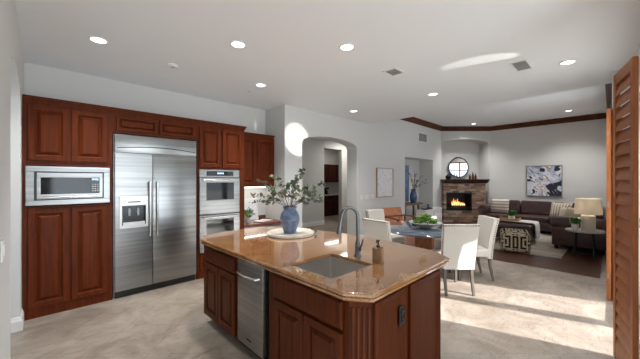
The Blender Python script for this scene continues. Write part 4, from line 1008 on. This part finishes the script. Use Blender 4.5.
# pouf with an angular black labyrinth pattern
PX, PY = 7.25, 1.46
t = thing('patterned_pouf', 'cream pouf with black geometric labyrinth pattern', 'pouf', (PX, PY, .0145), math.atan2(PY, PX)-PI/2+.06)
HP, WP = .44, .265
b = nb(); box(b, -WP, WP, -WP, WP, 0, HP, .12, 7); link('cover', b, 'tassel_cream', t, 60)
pat = ["1111111111111", "1000001000001", "1011101011101", "1010001000101", "1010111110101", "1000100010001", "1110101010111", "1000100010001", "1010111110101", "1010001000101", "1011101011101", "1000001000001", "1111111111111"]
pat = ["101110111011101", "101000101000101", "101110111011101", "100010101010001", "111010101010111", "001010101010100", "111010101010111", "100010101010001", "101110111011101", "101000101000101", "101110111011101"]
b = nb(); nR, nC = len(pat), len(pat[0]); cw = (2*WP-.03)/nC; chh = (HP-.04)/nR
for side in range(4):
    ang = side*PI/2
    for r_ in range(nR):
        for c_ in range(nC):
            if pat[r_][c_] == '1':
                x0 = -WP+.015+c_*cw; z0 = .02+r_*chh
                e = .0
                edge = max(0, abs(x0+cw/2)-(WP-.12))/.12; ez = max(0, abs(z0+chh/2-HP/2)-(HP/2-.12))/.12
                dep = -WP+.115*(1-math.sqrt(max(0, 1-min(1, edge)**2)))+.115*(1-math.sqrt(max(0, 1-min(1, ez)**2)))
                box(b, x0-.001, x0+cw+.001, dep-.005, dep+.02, z0-.001, z0+chh+.001, mx=Matrix.Rotation(ang, 4, 'Z'))
for i in range(7):
    for j in range(7):
        if (i+j) % 2 == 0 or i in (0, 6): box(b, -.21+i*.06, -.165+i*.06, -.21+j*.06, -.165+j*.06, HP-.01, HP+.004)
link('pattern', b, 'tassel_black', t)
# side table
t = thing('side_table', 'round side table with stone top and black legs', 'table', (7.70, .38, 0))
b = nb(); lathe(b, [(0, .50), (.285, .50), (.295, .508), (.295, .525), (.287, .532), (0, .532)], 48); link('table_top', b, 'stone_top', t, 40)
for a in (PI/4, 3*PI/4, 5*PI/4, 7*PI/4):
    b = nb(); c_, s_ = math.cos(a), math.sin(a); tube(b, [(.17*c_, .17*s_, .50), (.205*c_, .205*s_, .004)], .016, 8); link('leg', b, 'black_metal', t, 60)
b = nb(); tube(b, [(.197*math.cos(2*PI*i/24), .197*math.sin(2*PI*i/24), .10) for i in range(25)], .008, 6); link('stretcher', b, 'black_metal', t, 60)
t = thing('table_lamp', 'cream table lamp with drum shade on side table', 'lamp', (7.73, .33, .5325))
b = nb(); lathe(b, [(0, 0), (.105, 0), (.11, .01), (.11, .28), (.10, .29), (0, .29)], 32); link('base', b, 'lamp_base', t, 40)
b = nb(); cyl(b, 0, 0, .29, .36, .012); tube(b, [(0, 0, .35), (0, 0, .60)], .004, 8); tube(b, [(-.187, 0, .60), (.187, 0, .60)], .003, 6); tube(b, [(0, -.187, .60), (0, .187, .60)], .003, 6); link('stem', b, 'chrome_brushed', t, 50)
b = nb(); lathe(b, [(.212, .315), (.192, .62), (.188, .62), (.208, .315), (.212, .315)], 48); link('lamp_shade', b, 'lamp_shade', t, 40)
b = nb(); bmesh.ops.create_uvsphere(b, u_segments=14, v_segments=10, radius=.035, matrix=Matrix.Translation((0, 0, .40))); link('bulb', b, 'paper', t, 60)
l = bpy.data.lights.new('bulb_light', 'POINT'); l.energy = 3.0; l.shadow_soft_size = .04; l.color = (1, .9, .78); o = bpy.data.objects.new('bulb_light', l); C.objects.link(o); o.parent = t; o.location = (0, 0, .46)
b = nb(); tube(b, [(0, -.108, .03), (.03, -.22, .02), (.04, -.265, -.04), (.03, -.26, -.3), (.0, -.27, -.49), (.1, -.27, -.52)], .004, 6); link('cord', b, 'trim_white', t, 60)
potplant('potted_plant', 'green plant in beige pot beside the table lamp', (7.55, .51, .5325), .06, .12, .09, .13, 140, 'plant_green', 'pot_white', 9, .05)

# ------------------------------------------------------------------ wooden plantation shutters
def shutter(label, p0, p1, H=2.415, tilt=-1.32, pitch=.099):
    p0, p1 = Vector((*p0, 0)), Vector((*p1, 0)); d = p1-p0; W_ = d.length
    t = thing('shutter_panel', label, 'shutter', p0+Vector((0, 0, .012)), math.atan2(d.y, d.x)); t['group'] = 'wooden shutter panels at the French doors'
    T_ = .032; st = min(.055, W_*.22)
    for a in (0, W_-st): b = nb(); box(b, a, a+st, -T_/2, T_/2, 0, H-.012, .003); link('stile', b, 'shutter_wood', t)
    for z0, z1 in ((0, .11), (1.18, 1.25), (H-.10, H-.012)):
        if z0 > 1 and z0 < 2: continue
        b = nb(); box(b, st, W_-st, -T_/2+.003, T_/2-.003, z0, z1); link('rail', b, 'shutter_wood', t)
    z = .11+pitch/2
    n = int((H-.22)/pitch); pitch = (H-.21)/n
    for i in range(n):
        z = .11+pitch*(i+.5); b = nb()
        pr_ = [(-.056, 0), (-.03, .0045), (0, .006), (.03, .0045), (.056, 0), (.03, -.0045), (0, -.006), (-.03, -.0045)]
        A = []; 
        for xx in (st+.002, W_-st-.002): A.append([b.verts.new((xx, y*math.cos(tilt)-z_*math.sin(tilt), z+y*math.sin(tilt)+z_*math.cos(tilt))) for y, z_ in pr_])
        b.faces.new(A[0]); b.faces.new(A[1][::-1])
        for k in range(8): b.faces.new((A[0][k], A[0][(k+1) % 8], A[1][(k+1) % 8], A[1][k]))
        link('louver', b, 'shutter_wood', t, 50)
    for z in (.3, 1.2, 2.1): 
        b = nb(); tube(b, [(W_+.004, 0, z-.035), (W_+.004, 0, z+.035)], .005, 8); link('hinge', b, 'frame_silver', t, 60)
    return t
shutter('nearest wooden shutter panel at right edge of the view', (3.065, -.119), (3.53, -.022))
shutter('narrow wooden shutter leaf folded behind the nearest panel', (2.985, -.37), (3.05, -.145))
shutter('folded wooden shutter panel at far side of French doors', (5.31, -.03), (5.08, .035))
shutter('second folded shutter panel behind, against the wall', (5.34, -.08), (5.11, -.02))
